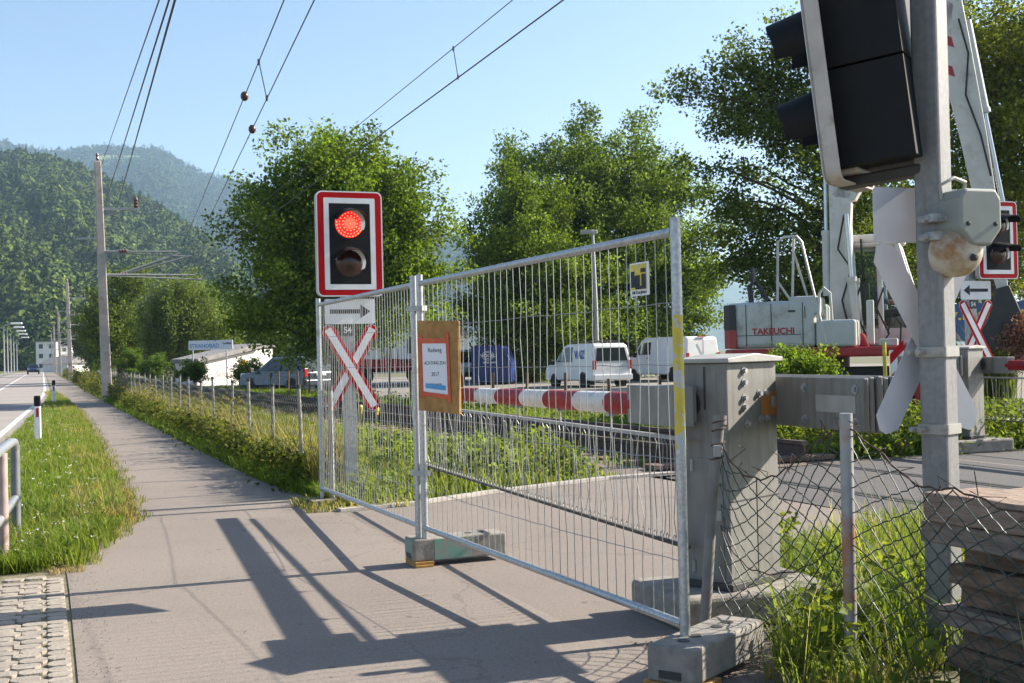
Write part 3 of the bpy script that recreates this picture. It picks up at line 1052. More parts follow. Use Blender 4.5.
def forest(name, V, n, size, c1, c2, per, t0=0, t1=1.0, skip=None, conif=.3, imax=None, cs=1.0):
    """a wood far off that reads as one mass: thousands of crowns made of leaf clumps"""
    rows, cols = V.shape[0] - 5, V.shape[1]
    jj = t0 * (rows - 1) + (t1 - t0) * (rows - 1) * rng.random(n) ** .8
    ii = rng.random(n) * ((imax or cols) - 1.01)
    j0, i0 = np.minimum(jj.astype(int), rows - 2), ii.astype(int)
    fj, fi = (jj - j0)[:, None], (ii - i0)[:, None]
    p = (V[j0, i0] * (1 - fj) * (1 - fi) + V[j0 + 1, i0] * fj * (1 - fi) + V[j0, i0 + 1] * (1 - fj) * fi + V[j0 + 1, i0 + 1] * fj * fi)
    if skip is not None:
        p = p[~skip(p)]
    n = len(p)
    con = rng.random(n) < conif
    r = size * rng.uniform(.5, 1.35, n)
    rx = np.where(con, r * .5, r)
    rz = np.where(con, r * 1.5, r * rng.uniform(.8, 1.3, n))
    d = rng.standard_normal((n, per, 3)); d /= np.linalg.norm(d, axis=2)[:, :, None]
    d[:, :, 2] = np.abs(d[:, :, 2]) * 1.0 - .25 * rng.random((n, per))
    d[:, :, 1] = np.where(rng.random((n, per)) < .75, -np.abs(d[:, :, 1]), d[:, :, 1])
    rad = rng.uniform(.75, 1.1, (n, per))
    tap = np.where(con[:, None], np.clip(1.0 - .85 * np.clip(d[:, :, 2], 0, 1), .08, 1), 1.0)
    C = np.stack([d[:, :, 0] * rx[:, None] * rad * tap, d[:, :, 1] * rx[:, None] * rad * tap, d[:, :, 2] * rz[:, None] * rad + rz[:, None] * .7], 2)
    C = (C + p[:, None, :]).reshape(-1, 3)
    nrm = d.reshape(-1, 3) + .55 * rng.standard_normal((n * per, 3))
    nrm /= np.linalg.norm(nrm, axis=1)[:, None]
    a = rng.standard_normal((n * per, 3))
    u = a - (a * nrm).sum(1)[:, None] * nrm
    u /= np.linalg.norm(u, axis=1)[:, None] + 1e-9
    v = np.cross(nrm, u)
    s_ = (np.repeat(rx, per) * rng.uniform(.16, .36, n * per) * cs)[:, None]
    W = np.stack([C - u * s_, C - v * s_ * .7 , C + u * s_, C + v * s_ * .7 - nrm * s_ * .3], 1).reshape(-1, 3)
    b = np.arange(n * per)[:, None] * 4
    F = np.concatenate([b + np.array([[0, 1, 2]]), b + np.array([[0, 2, 3]])])
    t = rng.random((n, 1))
    c = np.array(c1) * (1 - t) + np.array(c2) * t
    c = np.where(con[:, None], c * np.array([.55, .66, .8]), c)
    c *= rng.uniform(.65, 1.35, (n, 1))
    cc = np.repeat(c, per, 0) * rng.uniform(.85, 1.15, (n * per, 1))
    o = np_mesh(name, W, F, attrmat("forest_crowns"), np.repeat(cc, 4, 0))
    o["kind"] = "stuff"
    return o

def proj(p):
    d = p - np.array(CAMLOC)
    z = d @ np.array(FWD)
    return 512 + FPX * (d @ np.array(RGT)) / z, 341.5 - FPX * (d @ np.array(UPV)) / z

def meadow_gap(p):
    x = p[:, 0]; y = p[:, 1]
    # alpine pasture near the ridge and a bare rock scar lower down
    a = (np.abs(x + 900) < 60) & (np.abs(y - 2690) < 75)
    return a | ((np.abs(x + 632) < 9) & (np.abs(y - 2150) < 40))
forest("front_forest", V1, 10000, 4.6, (.105, .140, .026), (.050, .078, .019), 150, conif=.26, cs=.78)
forest("front_forest_foot", V1, 1000, 5.0, (.115, .150, .030), (.065, .10, .02), 460, 0, .3, conif=.08, cs=.55)
forest("back_forest", V2, 26000, 9.0, (.060, .092, .022), (.032, .055, .017), 26, .1, 1.0, conif=.4, skip=meadow_gap, imax=len(px2))

# ---- pasture, house and rock scar on the mountain
def slope_patch(name, cpx, cpy, Y, wx, hy, m, lift):
    c = P(cpx, cpy, Y)
    b = MB()
    pts = []
    for i in range(18):
        a = 2 * math.pi * i / 18
        rr = 1 + .25 * math.sin(3 * a + 1)
        pts.append((c.x + wx * rr * math.cos(a), c.y + hy * .9 * math.sin(a) * rr, c.z + hy * .32 * math.sin(a) * rr + lift))
    b.add(pts + [(p[0], p[1] + 6, p[2] - 25) for p in pts], [tuple(range(18))] + [(i, (i + 1) % 18, 18 + (i + 1) % 18, 18 + i) for i in range(18)])
    return struct(name, b, m)
slope_patch("pasture_terrain", 114, 158.5, 2720, 48, 28, mat("pasture", (.20, .24, .06), (.15, .19, .05), rough=1, scale=.05), 3)
slope_patch("rock_scar_terrain", 163, 207, 2180, 9, 26, mat("rock", (.36, .30, .25), (.28, .24, .2), rough=1, scale=.1), 6)

# ---- the air between here and the mountains
hz = MB()
hz.box((1000, 2460, 259), (7300, 5180, 542))
hm = bpy.data.materials.new("haze")
hm.use_nodes = True
ht = hm.node_tree
for n_ in list(ht.nodes):
    if n_.type == 'BSDF_PRINCIPLED':
        ht.nodes.remove(n_)
pv = ht.nodes.new("ShaderNodeVolumePrincipled")
pv.inputs['Color'].default_value = (.50, .74, 1.0, 1)
pv.inputs['Density'].default_value = 0.00017
pv.inputs['Anisotropy'].default_value = 0.25
ht.links.new(pv.outputs[0], ht.nodes["Material Output"].inputs['Volume'])
ho = hz.build("haze", hm)
ho["kind"] = "stuff"

# ================================================================== CROSSING SIGNALS
def crossing_signal(label, base, ang, zb, off, tilt, lit, arrow_dir, post, number=None, strap=False, plate_off=None, head_rot=0.0, lean=0.0, side=0.0):
    """local frame: the face looks along -y; zb = height of the board's lower edge, off = how far the head stands out from the post"""
    t = thing("crossing_signal", label, "railway signal", base, ang)
    W = t.matrix_basis
    ang_l = Matrix.Rotation(tilt, 4, 'Y')
    # post
    p = MB()
    if post == "square":
        p.box((0, 0, 2.0), (.124, .124, 4.0), W @ rot_z(R(45) - ang))
        p.build("post", mat("post_steel", (.25, .25, .245), (.205, .205, .205), rough=.55, metal=.15, scale=38, streak=True, stain=(.165, .155, .145), stain_scale=26, stain_lo=.48, stain_hi=.75), t, bevel=.012)
    else:
        c = [(-.06, -.05), (.06, -.05), (.06, .05), (.045, .05), (.045, -.035), (-.045, -.035), (-.045, .05), (-.06, .05)]
        p.prism(c, 0.02, zb + 1.0, W)
        p.build("post", galv_dull, t, bevel=.003)
    bp = MB()
    bp.box((0, 0, .015), (.28, .28, .03), W @ (rot_z(R(45) - ang) if post == "square" else Matrix.Identity(4)))
    for x in (-.1, .1):
        for y in (-.1, .1):
            bp.tube([(x, y, .02), (x, y, .055)], .012, 6, W @ (rot_z(R(45) - ang) if post == "square" else Matrix.Identity(4)))
    bp.build("base_plate", galv_dull, t)
    # head frame: x right, y up on the face, z toward the viewer of the face
    H = W @ rot_z(head_rot) @ Matrix.Translation((side, -off, zb + .525)) @ Matrix.Rotation(lean, 4, 'X') @ ang_l @ Matrix(((1, 0, 0, 0), (0, 0, -1, 0), (0, 1, 0, 0), (0, 0, 0, 1)))
    bw, bh = .665, 1.04
    b = MB()
    b.prism(rrect(bw, bh, .06), -.012, 0.0, H, m=beige)
    b.ring(rrect(bw, bh, .06), rrect(bw - .02, bh - .02, .052), -.075, 0.0, H, m=beige)
    bd = b.build("signal_board", beige, t, bevel=.003)
    f = MB(); f.ring(rrect(bw - .026, bh - .026, .05), rrect(.52, .91, .012), .0015, .005, H); f.build("red_border", red, bd)
    f = MB(); f.ring(rrect(.515, .905, .01), rrect(.415, .80, .008), .0015, .006, H); f.build("white_border", white, bd)
    f = MB(); f.ring(rrect(bw, bh, .06), rrect(bw - .024, bh - .024, .05), .0015, .004, H); f.build("rim", white, bd)
    # lamp housing behind the board
    hb = MB()
    dp_ = .37 if strap else .215
    hb.box((0, .2275, -.0125 - dp_ / 2), (.43, .445, dp_), H); hb.box((0, -.2275, -.0125 - dp_ / 2), (.43, .445, dp_), H)
    hb.box((0, 0, .003), (.41, .795, .006), H)
    hb.build("lamp_housing", black, t, bevel=.012)
    if strap:
        br = MB(); br.box((0, -.50, -.20), (.14, .05, .42), H); br.build("bracket", exdark, t, bevel=.01)
        br = MB(); br.box((0, -.46, -.06), (.30, .03, .10), H); br.build("bracket", beige, t, bevel=.01)
    else:
        for y in (.1, -.35):
            br = MB(); br.box((-side / 2, y, -.26), (.16 + abs(side), .08, .08), H); br.build("bracket", exdark, t)
    for k, y in enumerate((.20, -.185)):
        on = lit and k == 0
        ln = MB()
        r0 = .142
        ln.lathe([(0, .052), (.03, .051), (.06, .047), (.09, .039), (.115, .028), (r0, .008)], 28, H @ Matrix.Translation((-.006, y, 0)))
        lo = ln.build("signal_lamp", lampred if on else lampoff, t, smooth=True)
        if on:
            lo["label"] = "glowing red lamp"
            dots = MB()
            for ring_n, rr in ((1, 0.0), (7, .038), (13, .070), (20, .100), (26, .127)):
                for i in range(ring_n):
                    a = 2 * math.pi * i / ring_n + rr * 20
                    zz = .053 - rr * rr * 2.1
                    dots.lathe([(0, .004), (.008, .002), (.0105, 0)], 8, H @ Matrix.Translation((-.006 + rr * math.cos(a), y + rr * math.sin(a), zz)))
            dots.build("lamp_beads", lamphot, lo)
            core = MB()
            core.lathe([(0, .0555), (.03, .0545), (.055, .0505), (.06, .0475)], 20, H @ Matrix.Translation((-.006, y, 0)))
            core.build("lamp_core", lampcore, lo, smooth=True)
        # hood: an open shell round the upper half, longer at the top
        vs, fs = [], []
        n = 20
        for layer, rad in ((0, .158), (1, .150)):
            for i in range(n + 1):
                a = R(-30 + 240 * i / n) if strap else R(14 + 152 * i / n)
                c, s2 = math.cos(a), math.sin(a)
                ln_ = (.20 if strap or arrow_dir < 0 else .09) + (.05 if strap else .14) * max(0, s2)
                for z in (.004, ln_):
                    drop = -.035 * z / .27 * (.4 + .6 * max(0, s2))
                    vs.append((rad * c, y + rad * s2 * (1 - .1 * z / .27) + drop, z))
        off0 = 2 * (n + 1)
        for i in range(n):
            fs.append((2 * i, 2 * i + 1, 2 * i + 3, 2 * i + 2))
            fs.append((off0 + 2 * i, off0 + 2 * i + 2, off0 + 2 * i + 3, off0 + 2 * i + 1))
            fs.append((2 * i + 1, off0 + 2 * i + 1, off0 + 2 * i + 3, 2 * i + 3))
        fs.append((0, off0, off0 + 1, 1)); fs.append((2 * n, 2 * n + 1, off0 + 2 * n + 1, off0 + 2 * n))
        hd = MB()
        for q in fs[:]:
            pass
        hd.add(vs, fs, H)
        hd.build("lamp_hood", black, t, smooth=True)
        # light on the hood's inner side, put in as a white crescent
        cr_ = MB()
        outer, inner = [], []
        for i in range(17):
            a = R(-25 + 190 * i / 16)
            outer.append((.147 * math.cos(a), .147 * math.sin(a)))
            inner.append((-.024 + .137 * math.cos(a), -.016 + .137 * math.sin(a)))
        poly = outer + inner[::-1]
        cr_.prism(poly, .054, .058, H @ Matrix.Translation((-.004, y, 0)))
        cr_.build("reflector_or_glint", white, t)
    # arrow plate
    po = plate_off if plate_off is not None else off * .2 + .075
    A = W @ Matrix.Translation((0, -po, zb - .14)) @ Matrix(((1, 0, 0, 0), (0, 0, -1, 0), (0, 1, 0, 0), (0, 0, 0, 1)))
    a = MB(); a.prism(rrect(.51, .25, .02), -.004, 0, A); ap = a.build("arrow_plate", alu, t)
    a = MB(); a.prism(rrect(.505, .245, .018), .0012, .003, A); a.build("plate_face", white, ap)
    s = arrow_dir
    a = MB()
    a.prism([(-.20 * s, -.021), (.10 * s, -.021), (.10 * s, .021), (-.20 * s, .021)][::s], .004, .006, A)
    a.prism([(.105 * s, -.07), (.205 * s, 0), (.105 * s, .07)][::s], .004, .006, A)
    a.build("arrow", ink, ap)
    # saltire
    zc = zb - .70
    X0 = W @ Matrix.Translation((-.02 if strap else 0, -.095, zc)) @ Matrix(((1, 0, 0, 0), (0, 0, -1, 0), (0, 1, 0, 0), (0, 0, 0, 1)))
    cross = None
    for k, an in enumerate((59.5, 120.5)):
        q = X0 @ Matrix.Rotation(R(an), 4, 'Z') @ Matrix.Translation((0, 0, .012 * k))
        ln, hw = .49, .069
        poly = [(-ln + .05, -hw), (ln - .05, -hw), (ln, -.02), (ln, .02), (ln - .05, hw), (-ln + .05, hw), (-ln, .02), (-ln, -.02)]
        a = MB(); a.prism(poly, -.004, 0, q)
        arm = a.build("saltire_arm", alu, t)
        inn = [(x * .985, y2 * .97) for x, y2 in poly]
        a = MB(); a.prism(inn, .0012, .003, q); a.build("red_face", red, arm)
        a = MB(); a.prism([(-.45, -.035), (.45, -.035), (.45, .035), (-.45, .035)], .004, .0055, q); a.build("white_stripe", white, arm)
    if number:
        N = W @ Matrix.Translation((-.02, -.075, zb - .325)) @ Matrix(((1, 0, 0, 0), (0, 0, -1, 0), (0, 1, 0, 0), (0, 0, 0, 1)))
        a = MB(); a.prism(rrect(.115, .115, .008), -.003, 0, N); nm = a.build("number_plate", blackgloss, t)
        text_mb("S4", .085, N @ Matrix.Translation((0, 0, .002)), bold=.002).build("lettering", white, nm)
    if strap:
        for z in (1.02, 1.365):
            a = MB()
            Q = W @ rot_z(R(45) - ang)
            a.ring(rrect(.144, .144, .01, 3), rrect(.126, .126, .006, 3), z - .022, z + .022, Q)
            a.tube([(-.09, .06, z), (-.13, .075, z)], .012, 8, Q); a.tube([(-.09, .03, z), (-.125, .035, z)], .014, 8, Q)
            a.build("strap", lidsteel, t)
    return t, W

def emit(name, c, s):
    m, tt, b = _nodes(name)
    b.inputs['Base Color'].default_value = (*c, 1)
    b.inputs['Emission Color'].default_value = (*c, 1)
    b.inputs['Emission Strength'].default_value = s
    b.inputs['Roughness'].default_value = .25
    return m
lampred = emit("lamp_red", (.80, .012, .020), .55)
lampcore = emit("lamp_core_glow", (1.0, .085, .05), .62)
lamphot = emit("lamp_orange", (1.0, .22, .07), .62)
lampoff = mat("lamp_off", (.030, .010, .008), (.05, .02, .014), rough=.2, scale=14)

ANG = R(21.4)
crossing_signal("railway signal with red lamp lit, rightward arrow and red white cross",
                G(351.5, 498), ANG, 2.00, .17, 0, True, 1, "channel", number=True)
t, W = crossing_signal("crossing signal seen from behind, black housing, beside the stacked timber", Vector((1.913, 5.40, 0)), ANG + math.pi,
                       2.13, .455, R(2.0), False, 1, "square", strap=True, plate_off=.10, head_rot=R(39), lean=R(5.5))
# warning bell on the near post
B = Matrix.Translation(Vector((1.913, 5.40, 0)))
Q = frame(Vector((1.913, 5.40, 0)), Vector((.93, .36, 0)), Vector((-.36, .93, 0)), Vector((0, 0, 1)))
a = MB()
hx, hy = .075, -.155
body = [(-.115, 0), (-.115, .13), (-.085, .175), (.085, .175), (.115, .13), (.115, 0), (.05, -.075), (-.05, -.075)]
BT = Q @ Matrix.Translation((hx, hy + .07, 1.90)) @ Matrix(((1, 0, 0, 0), (0, 0, -1, 0), (0, 1, 0, 0), (0, 0, 0, 1)))
a.prism(body, -.02, .13, BT)
bh_ = a.build("bell_housing", bellgrey, t, bevel=.014, seg=3)
a = MB(); a
for x in (-.075, .075):
    a = MB(); a.lathe([(0, .01), (.009, .008), (.011, 0)], 8, BT @ Matrix.Translation((x, .02, .13))); a.build("screw", exdark, bh_)
# gong: a shallow bowl facing down to the right
GT = BT @ Matrix.Translation((-.045, -.105, .02)) @ Matrix.Rotation(R(12), 4, 'X')
a = MB()
prof = [(0, .165), (.05, .160), (.09, .142), (.118, .11), (.132, .06), (.135, .015), (.128, .012), (.124, .05), (.10, .10), (.05, .14)]
a.lathe([(r_ * .88, z_ * .95) for r_, z_ in prof], 32, GT @ Matrix.Translation((.0, .012, -.06)))
a.build("gong", bellpaint, t, smooth=True)
a = MB(); a.lathe([(0, .02), (.014, .016), (.017, 0)], 10, GT @ Matrix.Translation((0, 0, .103))); a.build("gong_bolt", exdark, t)
a = MB()
a.tube([(hx - .1, hy + .07, 2.03), (hx - .12, hy + .06, 2.10), (hx - .05, hy + .05, 2.135), (hx + .03, hy + .07, 2.12), (hx + .05, hy + .1, 2.06)], .009, 8, Q)
a.build("bell_cable", lidsteel, t, smooth=True)
a = MB()
for z in (1.875, 1.955):
    a = MB()
    a.tube([(-.12, -.08, z), (.0, -.13, z)], .016, 8, Q)
    a.tube([(-.09, -.12, z), (-.09, -.02, z)], .02, 8, Q)
    a.box((-.06, -.10, z), (.1, .05, .035), Q)
    a.build("pipe_clamp", galv_dull, t)
# slotted joint line of the near post and a faded red mark
crossing_signal("crossing signal with unlit hooded lamps and leftward arrow, beyond the far barrier", L(12.66, 11.53), ANG, 2.24, .17, 0, False, -1, "channel", number=True, side=.34)

# ================================================================== BARRIERS
def barrier(label, base, ang, blen, turn=R(27)):
    t = thing("level_crossing_barrier", label, "barrier", base, ang)
    W0 = t.matrix_basis
    W = W0 @ rot_z(turn)
    a = MB(); a.box((0, .02, .085), (.92, .62, .17), W0); a.build("plinth", concrete, t, bevel=.03, seg=3)
    a = MB(); a.box((0, 0, .17 + .58), (.47, .27, 1.16), W)
    cab = a.build("cabinet", steelgrey, t, bevel=.008)
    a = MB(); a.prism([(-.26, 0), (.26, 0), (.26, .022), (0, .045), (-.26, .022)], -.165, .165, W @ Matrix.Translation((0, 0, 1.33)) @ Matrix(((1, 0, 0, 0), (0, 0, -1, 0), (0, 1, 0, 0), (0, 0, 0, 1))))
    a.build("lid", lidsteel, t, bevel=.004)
    a = MB(); a.box((-.237, -.0, .53), (.006, .20, .62), W)
    dp = a.build("door_panel", steelgrey, t, bevel=.002)
    a = MB(); a.box((-.245, -.08, .55), (.016, .03, .05), W); a.build("hinge", lidsteel, dp)
    a = MB()
    for x, z in ((-.08, 1.285), (-.08, 1.225), (-.08, 1.145), (-.08, 1.098), (.06, 1.163), (.12, 1.163), (.13, 1.03), (.07, 1.03), (-.06, 1.01)):
        a = MB()
        a.tube([(x, -.136, z), (x, -.156, z)], .014, 6, W)
        a.tube([(x, -.136, z), (x, -.140, z)], .021, 10, W)
        a.build("bolt", galv_dull, cab)
    a = MB(); a.box((.155, -.1375, 1.105), (.15, .003, .125), W); a.build("warning_label", orange_label, cab)
    a = MB(); a.prism(rrect(.035, .06, .015), 0, .004, W @ Matrix.Translation((.19, -.141, 1.115)) @ Matrix(((1, 0, 0, 0), (0, 0, -1, 0), (0, 1, 0, 0), (0, 0, 0, 1)))); a.build("lock", lidsteel, cab)
    a = MB(); a.box((-.235, .0, 1.2), (.004, .012, .22), W); a.box((.0, -.1362, .62), (.468, .0025, .006), W); a.box((.02, -.1362, .45), (.004, .0025, .54), W)
    for k in range(3):
        pass
    a.build("seam", exdark, cab)
    for z in (.28, .80):
        a = MB(); a.tube([(-.243, .085, z - .03), (-.243, .085, z + .03)], .010, 8, W); a.build("hinge", lidsteel, dp)
    a = MB(); a.box((.0, .0, .19), (.52, .32, .035), W); a.build("base_frame", exdark, t, bevel=.004)
    # shaft and boom arm on the left side
    W = W0
    BX = -.34
    a = MB()
    a.tube([(-.37, 0, 1.12), (-.10, 0, 1.12)], .05, 14, W)
    a.tube([(-.235, 0, 1.12), (-.205, 0, 1.12)], .085, 18, W)
    a.build("shaft", exdark, t)
    a = MB(); a.box((-.262, .05, 1.12), (.025, .28, .19), W)
    for y in (-.04, .05, .14):
        a.tube([(-.272, y, 1.17), (-.29, y, 1.17)], .013, 6, W); a.tube([(-.272, y, 1.07), (-.29, y, 1.07)], .013, 6, W)
    a.build("arm_bracket", steelgrey, t)
    a = MB(); a.box((BX, .16, 1.11), (.12, .56, .21), W); a.build("arm_box", mat("arm_box_paint", (.24, .235, .215), (.19, .185, .17), rough=.6, scale=6), t, bevel=.006)
    a = MB()
    edges = [.40, .78, 1.26, 1.79, 2.26, 2.82, 3.33, 3.8, 4.3, 4.8, 5.3]
    for i in range(len(edges) - 1):
        y0, y1 = edges[i], min(edges[i + 1], blen)
        if y1 <= y0:
            break
        a.tube([(BX, y0, 1.11 - .008 * y0), (BX, y1, 1.11 - .008 * y1)], [.0665 - .003 * y0, .0665 - .003 * y1], 20, W, m=maroon if i % 2 == 0 else boomwhite)
    bo = a.build("boom", maroon, t, smooth=True)
    sk = MB()
    y1 = min(5.15, blen - .05)
    for y in (.80, 1.62, 2.42, 3.2, 4.0, 4.8):
        if y < y1:
            sk = MB()
            sk.box((BX, y, 1.05), (.05, .045, .05), W); sk.tube([(BX, y, 1.04), (BX, y, .95)], .006, 6, W)
            sk.tube([(BX, y - .05, 1.045), (BX, y + .05, 1.035)], .012, 6, W)
            sk.build("skirt_hanger", galv_dull, t)
    sk = MB()
    sk.box((BX, (-.12 + y1) / 2, .945), (.03, y1 + .12, .02), W)
    sk.build("skirt_bar", galv_dull, t)
    sk = MB()
    sk.box((BX, (-.16 + y1) / 2 + .02, .395), (.024, y1 + .16, .018), W)
    sk.build("skirt_bar", mat("dark_bar", (.085, .075, .065), (.055, .05, .045), rough=.8, scale=14), t)
    rods = MB()
    y = -.08
    while y < y1:
        j = lambda s_: rng.standard_normal() * s_
        rods.tube([(BX, y, .942), (BX + j(.006), y + .004, .93), (BX + j(.006), y + j(.006), .90), (BX + j(.007), y + j(.008), .72), (BX + j(.008), y + j(.009), .52),
                   (BX, y + j(.006), .435), (BX, y + .012, .40)], .0026, 5, W)
        rods.tube([(BX, y + .02, .40), (BX, y + .035, .422), (BX, y + .02, .438), (BX, y + .004, .422)], .0026, 4, W)
        y += .068 + abs(j(.01))
    rods.build("skirt_rods", wiremat, t)
    # counterweight plates on the other side
    cw = None
    for i in range(5):
        a = MB(); a.box((.305 + i * .040, -.235, 1.115), (.032, 1.06 - .02 * (i % 2), .262 + .008 * (i % 3)), W)
        o = a.build("counterweight_plate", steelgrey, t, bevel=.008)
        if i == 0:
            a = MB(); a.box((.2875, -.53, 1.115), (.003, .34, .085), W); a.build("label_strip", lidsteel, o)
            a = MB()
            for y in (-.70, -.36, -.66, -.42):
                pass
            for y, z in ((-.70, 1.19), (-.70, 1.03), (-.26, 1.19), (-.26, 1.03)):
                a = MB()
                a.tube([(.292, y, z), (.272, y, z)], .014, 6, W); a.tube([(.292, y, z), (.285, y, z)], .024, 10, W)
                a.build("bolt", galv_dull, o)
    return t

barrier("grey barrier machine with lowered red and white boom, in front of the crossing", (1.15, 6.36, 0), R(19), 5.3)
barrier("far barrier machine with its red boom, across the tracks on the right", L(12.38, 11.17), R(19) + math.pi, 3.3)

# ================================================================== TEMPORARY MESH FENCE
PA, PB, PC = Vector((.705, 5.10, 0)), Vector((-.61, 8.02, 0)), Vector((-1.85, 11.5, 0))
def mesh_panel(label, A, Bp, z0a, z0b, zta, ztb, dz_bottom, both=True):
    t = thing("mesh_fence_panel", label, "fence panel", A, 0, None)
    d = Bp - A
    Ln = d.length
    u = d.normalized()
    nn = Vector((-u.y, u.x, 0))
    def at(k, z, o=0):
        return A + u * (k * Ln) + nn * o + Vector((0, 0, z))
    for k, z0, z1 in ((0, z0a, zta), (1, z0b, ztb)):
        a = MB(); a.tube([at(k, z0), at(k, z1)], .0225, 14); a.build("post", galv, t, smooth=True)
    a = MB(); a.tube([at(.006, zta - .06), at(.994, ztb - .06)], .019, 12); a.build("top_rail", galv, t, smooth=True)
    a = MB(); a.tube([at(.006, dz_bottom[0]), at(.994, dz_bottom[1])], .019, 12); a.build("bottom_rail", galv, t, smooth=True)
    wm = MB()
    n = int(Ln / .083)
    for i in range(1, n):
        k = i / n
        zb_ = dz_bottom[0] * (1 - k) + dz_bottom[1] * k
        zt_ = (zta - .06) * (1 - k) + (ztb - .06) * k
        pts = []
        bend = rng.random() < .16
        for q in range(9):
            f = q / 8
            amp = (.011 if bend else .003) * math.sin(math.pi * f)
            pts.append(at(k + rng.standard_normal() * amp / Ln, zb_ + (zt_ - zb_) * f, rng.standard_normal() * amp))
        wm.tube(pts, .0019, 4, caps=False)
    for f in (.16, .42, .66, .82):
        pts = []
        for q in range(25):
            k = q / 24
            zb_ = dz_bottom[0] * (1 - k) + dz_bottom[1] * k
            zt_ = (zta - .06) * (1 - k) + (ztb - .06) * k
            sag = .018 * math.sin(math.pi * k) * (1 - f)
            pts.append(at(k, zb_ + (zt_ - zb_) * f - sag + rng.standard_normal() * .002, .004))
        wm.tube(pts, .0019, 4, caps=False)
    wm.build("wire_mesh", wiremat, t)
    return t
tA = mesh_panel("near temporary mesh panel hung with a notice board, beside the barrier machine", PA, PB, .06, .06, 1.965, 1.945, (.235, .255))
PB2 = PB + Vector((-.045, .035, 0))
tB = mesh_panel("far temporary mesh panel in front of the railway cross", PB2, PC, .05, .0, 1.94, 1.975, (.265, .16))
# yellow paint worn on the near post
a = MB(); a.tube([PA + Vector((0, 0, .98)), PA + Vector((0, 0, 1.55))], .0232, 14, caps=False)
yp = mat("worn_yellow", (.62, .48, .03), (.52, .42, .06), rough=.5, scale=30, stain=(.45, .46, .46), stain_scale=20, stain_lo=.50, stain_hi=.54)
a.build("yellow_band", yp, tA, smooth=True)
# clamp joining the two panels
a = MB()
for z in (1.72, .62):
    a = MB()
    a.box((0, 0, 0), (.14, .05, .035), Matrix.Translation((PB + PB2) / 2 + Vector((0, 0, z))) @ rot_z(R(-38)))
    a.tube([(PB + PB2) / 2 + Vector((.02, -.05, z)), (PB + PB2) / 2 + Vector((.02, .06, z))], .008, 6)
    a.build("clamp", galv_dull, tA)

def fence_block(label, corner, dirv, length, width, z0, painted, cat="concrete block"):
    t = thing("concrete_block", label, cat, (corner.x, corner.y, 0), math.atan2(dirv.y, dirv.x), "concrete feet of the mesh fence")
    W = t.matrix_basis
    h = .15
    prof = [(0, z0 + .0), (0, z0 + h * .78), (.028, z0 + h), (length - .03, z0 + h), (length, z0 + h * .78), (length, z0)]
    a = MB()
    a.box((length / 2, width / 2, z0 + h / 2), (length, width, h), W)
    b = a.build("block", concrete, t, bevel=.014, seg=3)
    a = MB()
    for x in (.12, .22, .42, .52):
        a = MB()
        a.tube([(x, width / 2, z0 + h + .001), (x, width / 2, z0 + h + .003)], .026, 14, W)
        a.build("post_hole", exdark, t)
    a = MB(); a.box((-.002, width / 2, z0 + .035), (.008, .10, .032), W); a.build("grip_slot", exdark, t)
    if painted:
        a = MB(); a.box((length * .42, -.0015, z0 + h * .5), (length * .40, .004, h * .9), W)
        a.build("paint_patch", greenpaint, t)
        a = MB(); a.box((-.0015, width * .5, z0 + h * .58), (.004, width * .8, h * .7), W)
        a.build("paint_patch", greenpaint, t)
    return t, W
c0 = Vector((.70, 4.84, 0)); dv = Vector((.6, .8, 0))
tq, Wq = fence_block("bare grey concrete block under the near fence post", c0, dv, .66, .22, .04, False)
a = MB(); a.box((.10, .11, .02), (.20, .26, .04), Wq); o = a.build("wooden_shim", yellowwood, None, bevel=.003); tag(o, "yellow wooden board under the near grey concrete block", "wood board")
c1 = Vector((-.683, 7.96, 0)); dv = Vector((.93, .37, 0))
tq, Wq = fence_block("concrete block with green paint under the middle fence post", c1, dv, .66, .21, .035, True)
a = MB(); a.box((.07, .10, .026), (.13, .24, .017), Wq); a.box((.065, .09, .0085), (.12, .25, .016), Wq)
o = a.build("wooden_shim", yellowwood, None, bevel=.002); tag(o, "two orange wooden slats under the green painted concrete block", "wood board")
a = MB(); a.box((0, 0, .03), (.26, .30, .06), Matrix.Translation(PC) @ rot_z(R(20)))
o = a.build("stone_slab", concrete, None, bevel=.01); tag(o, "flat stone slab under the farthest fence post by the path", "stone slab")
for k, (x, y) in enumerate(((-.80, 7.83), (-.92, 8.0))):
    pass

# notice board on plywood, wired to the near panel
ud = (PA - PB).normalized()                 # from the middle post to the near post
fn = Vector((ud.y, -ud.x, 0))               # toward the camera side
if fn.y > 0:
    fn = -fn
ub = rot_z(R(22)).to_3x3() @ ud
fb = Vector((ub.y, -ub.x, 0))
o0 = PB + ud * .74 + fn * .03 - ub * .36 + Vector((0, 0, 1.04))
NT = frame(o0, ub, Vector((0, 0, 1)), fb)
nb = thing("notice_board", "plywood notice with taped paper sheet hung on the near mesh panel", "notice", o0)
a = MB(); a.prism([(0, 0.02), (.37, 0), (.375, .57), (.005, .585)], -.011, .009, NT); a.build("plywood_sheet", plywood, nb, bevel=.002)
a = MB(); a.prism([(.045, .135), (.295, .11), (.285, .45), (.04, .465)], .0105, .0118, NT); pp = a.build("paper_sheet", paper, nb)
a = MB()
for q in ([(.03, .10), (.055, .10), (.05, .49), (.025, .50)], [(.280, .07), (.308, .07), (.296, .50), (.268, .51)], [(.01, .44), (.29, .435), (.295, .465), (.01, .475)], [(.035, .11), (.30, .09), (.30, .118), (.035, .14)]):
    a.prism(q, .0125 + .0007 * len(a.f) / 6, .0130 + .0007 * len(a.f) / 6, NT)
a.build("tape", orange_tape, nb)
PT = NT @ Matrix.Translation((.166, -.03, .0124))
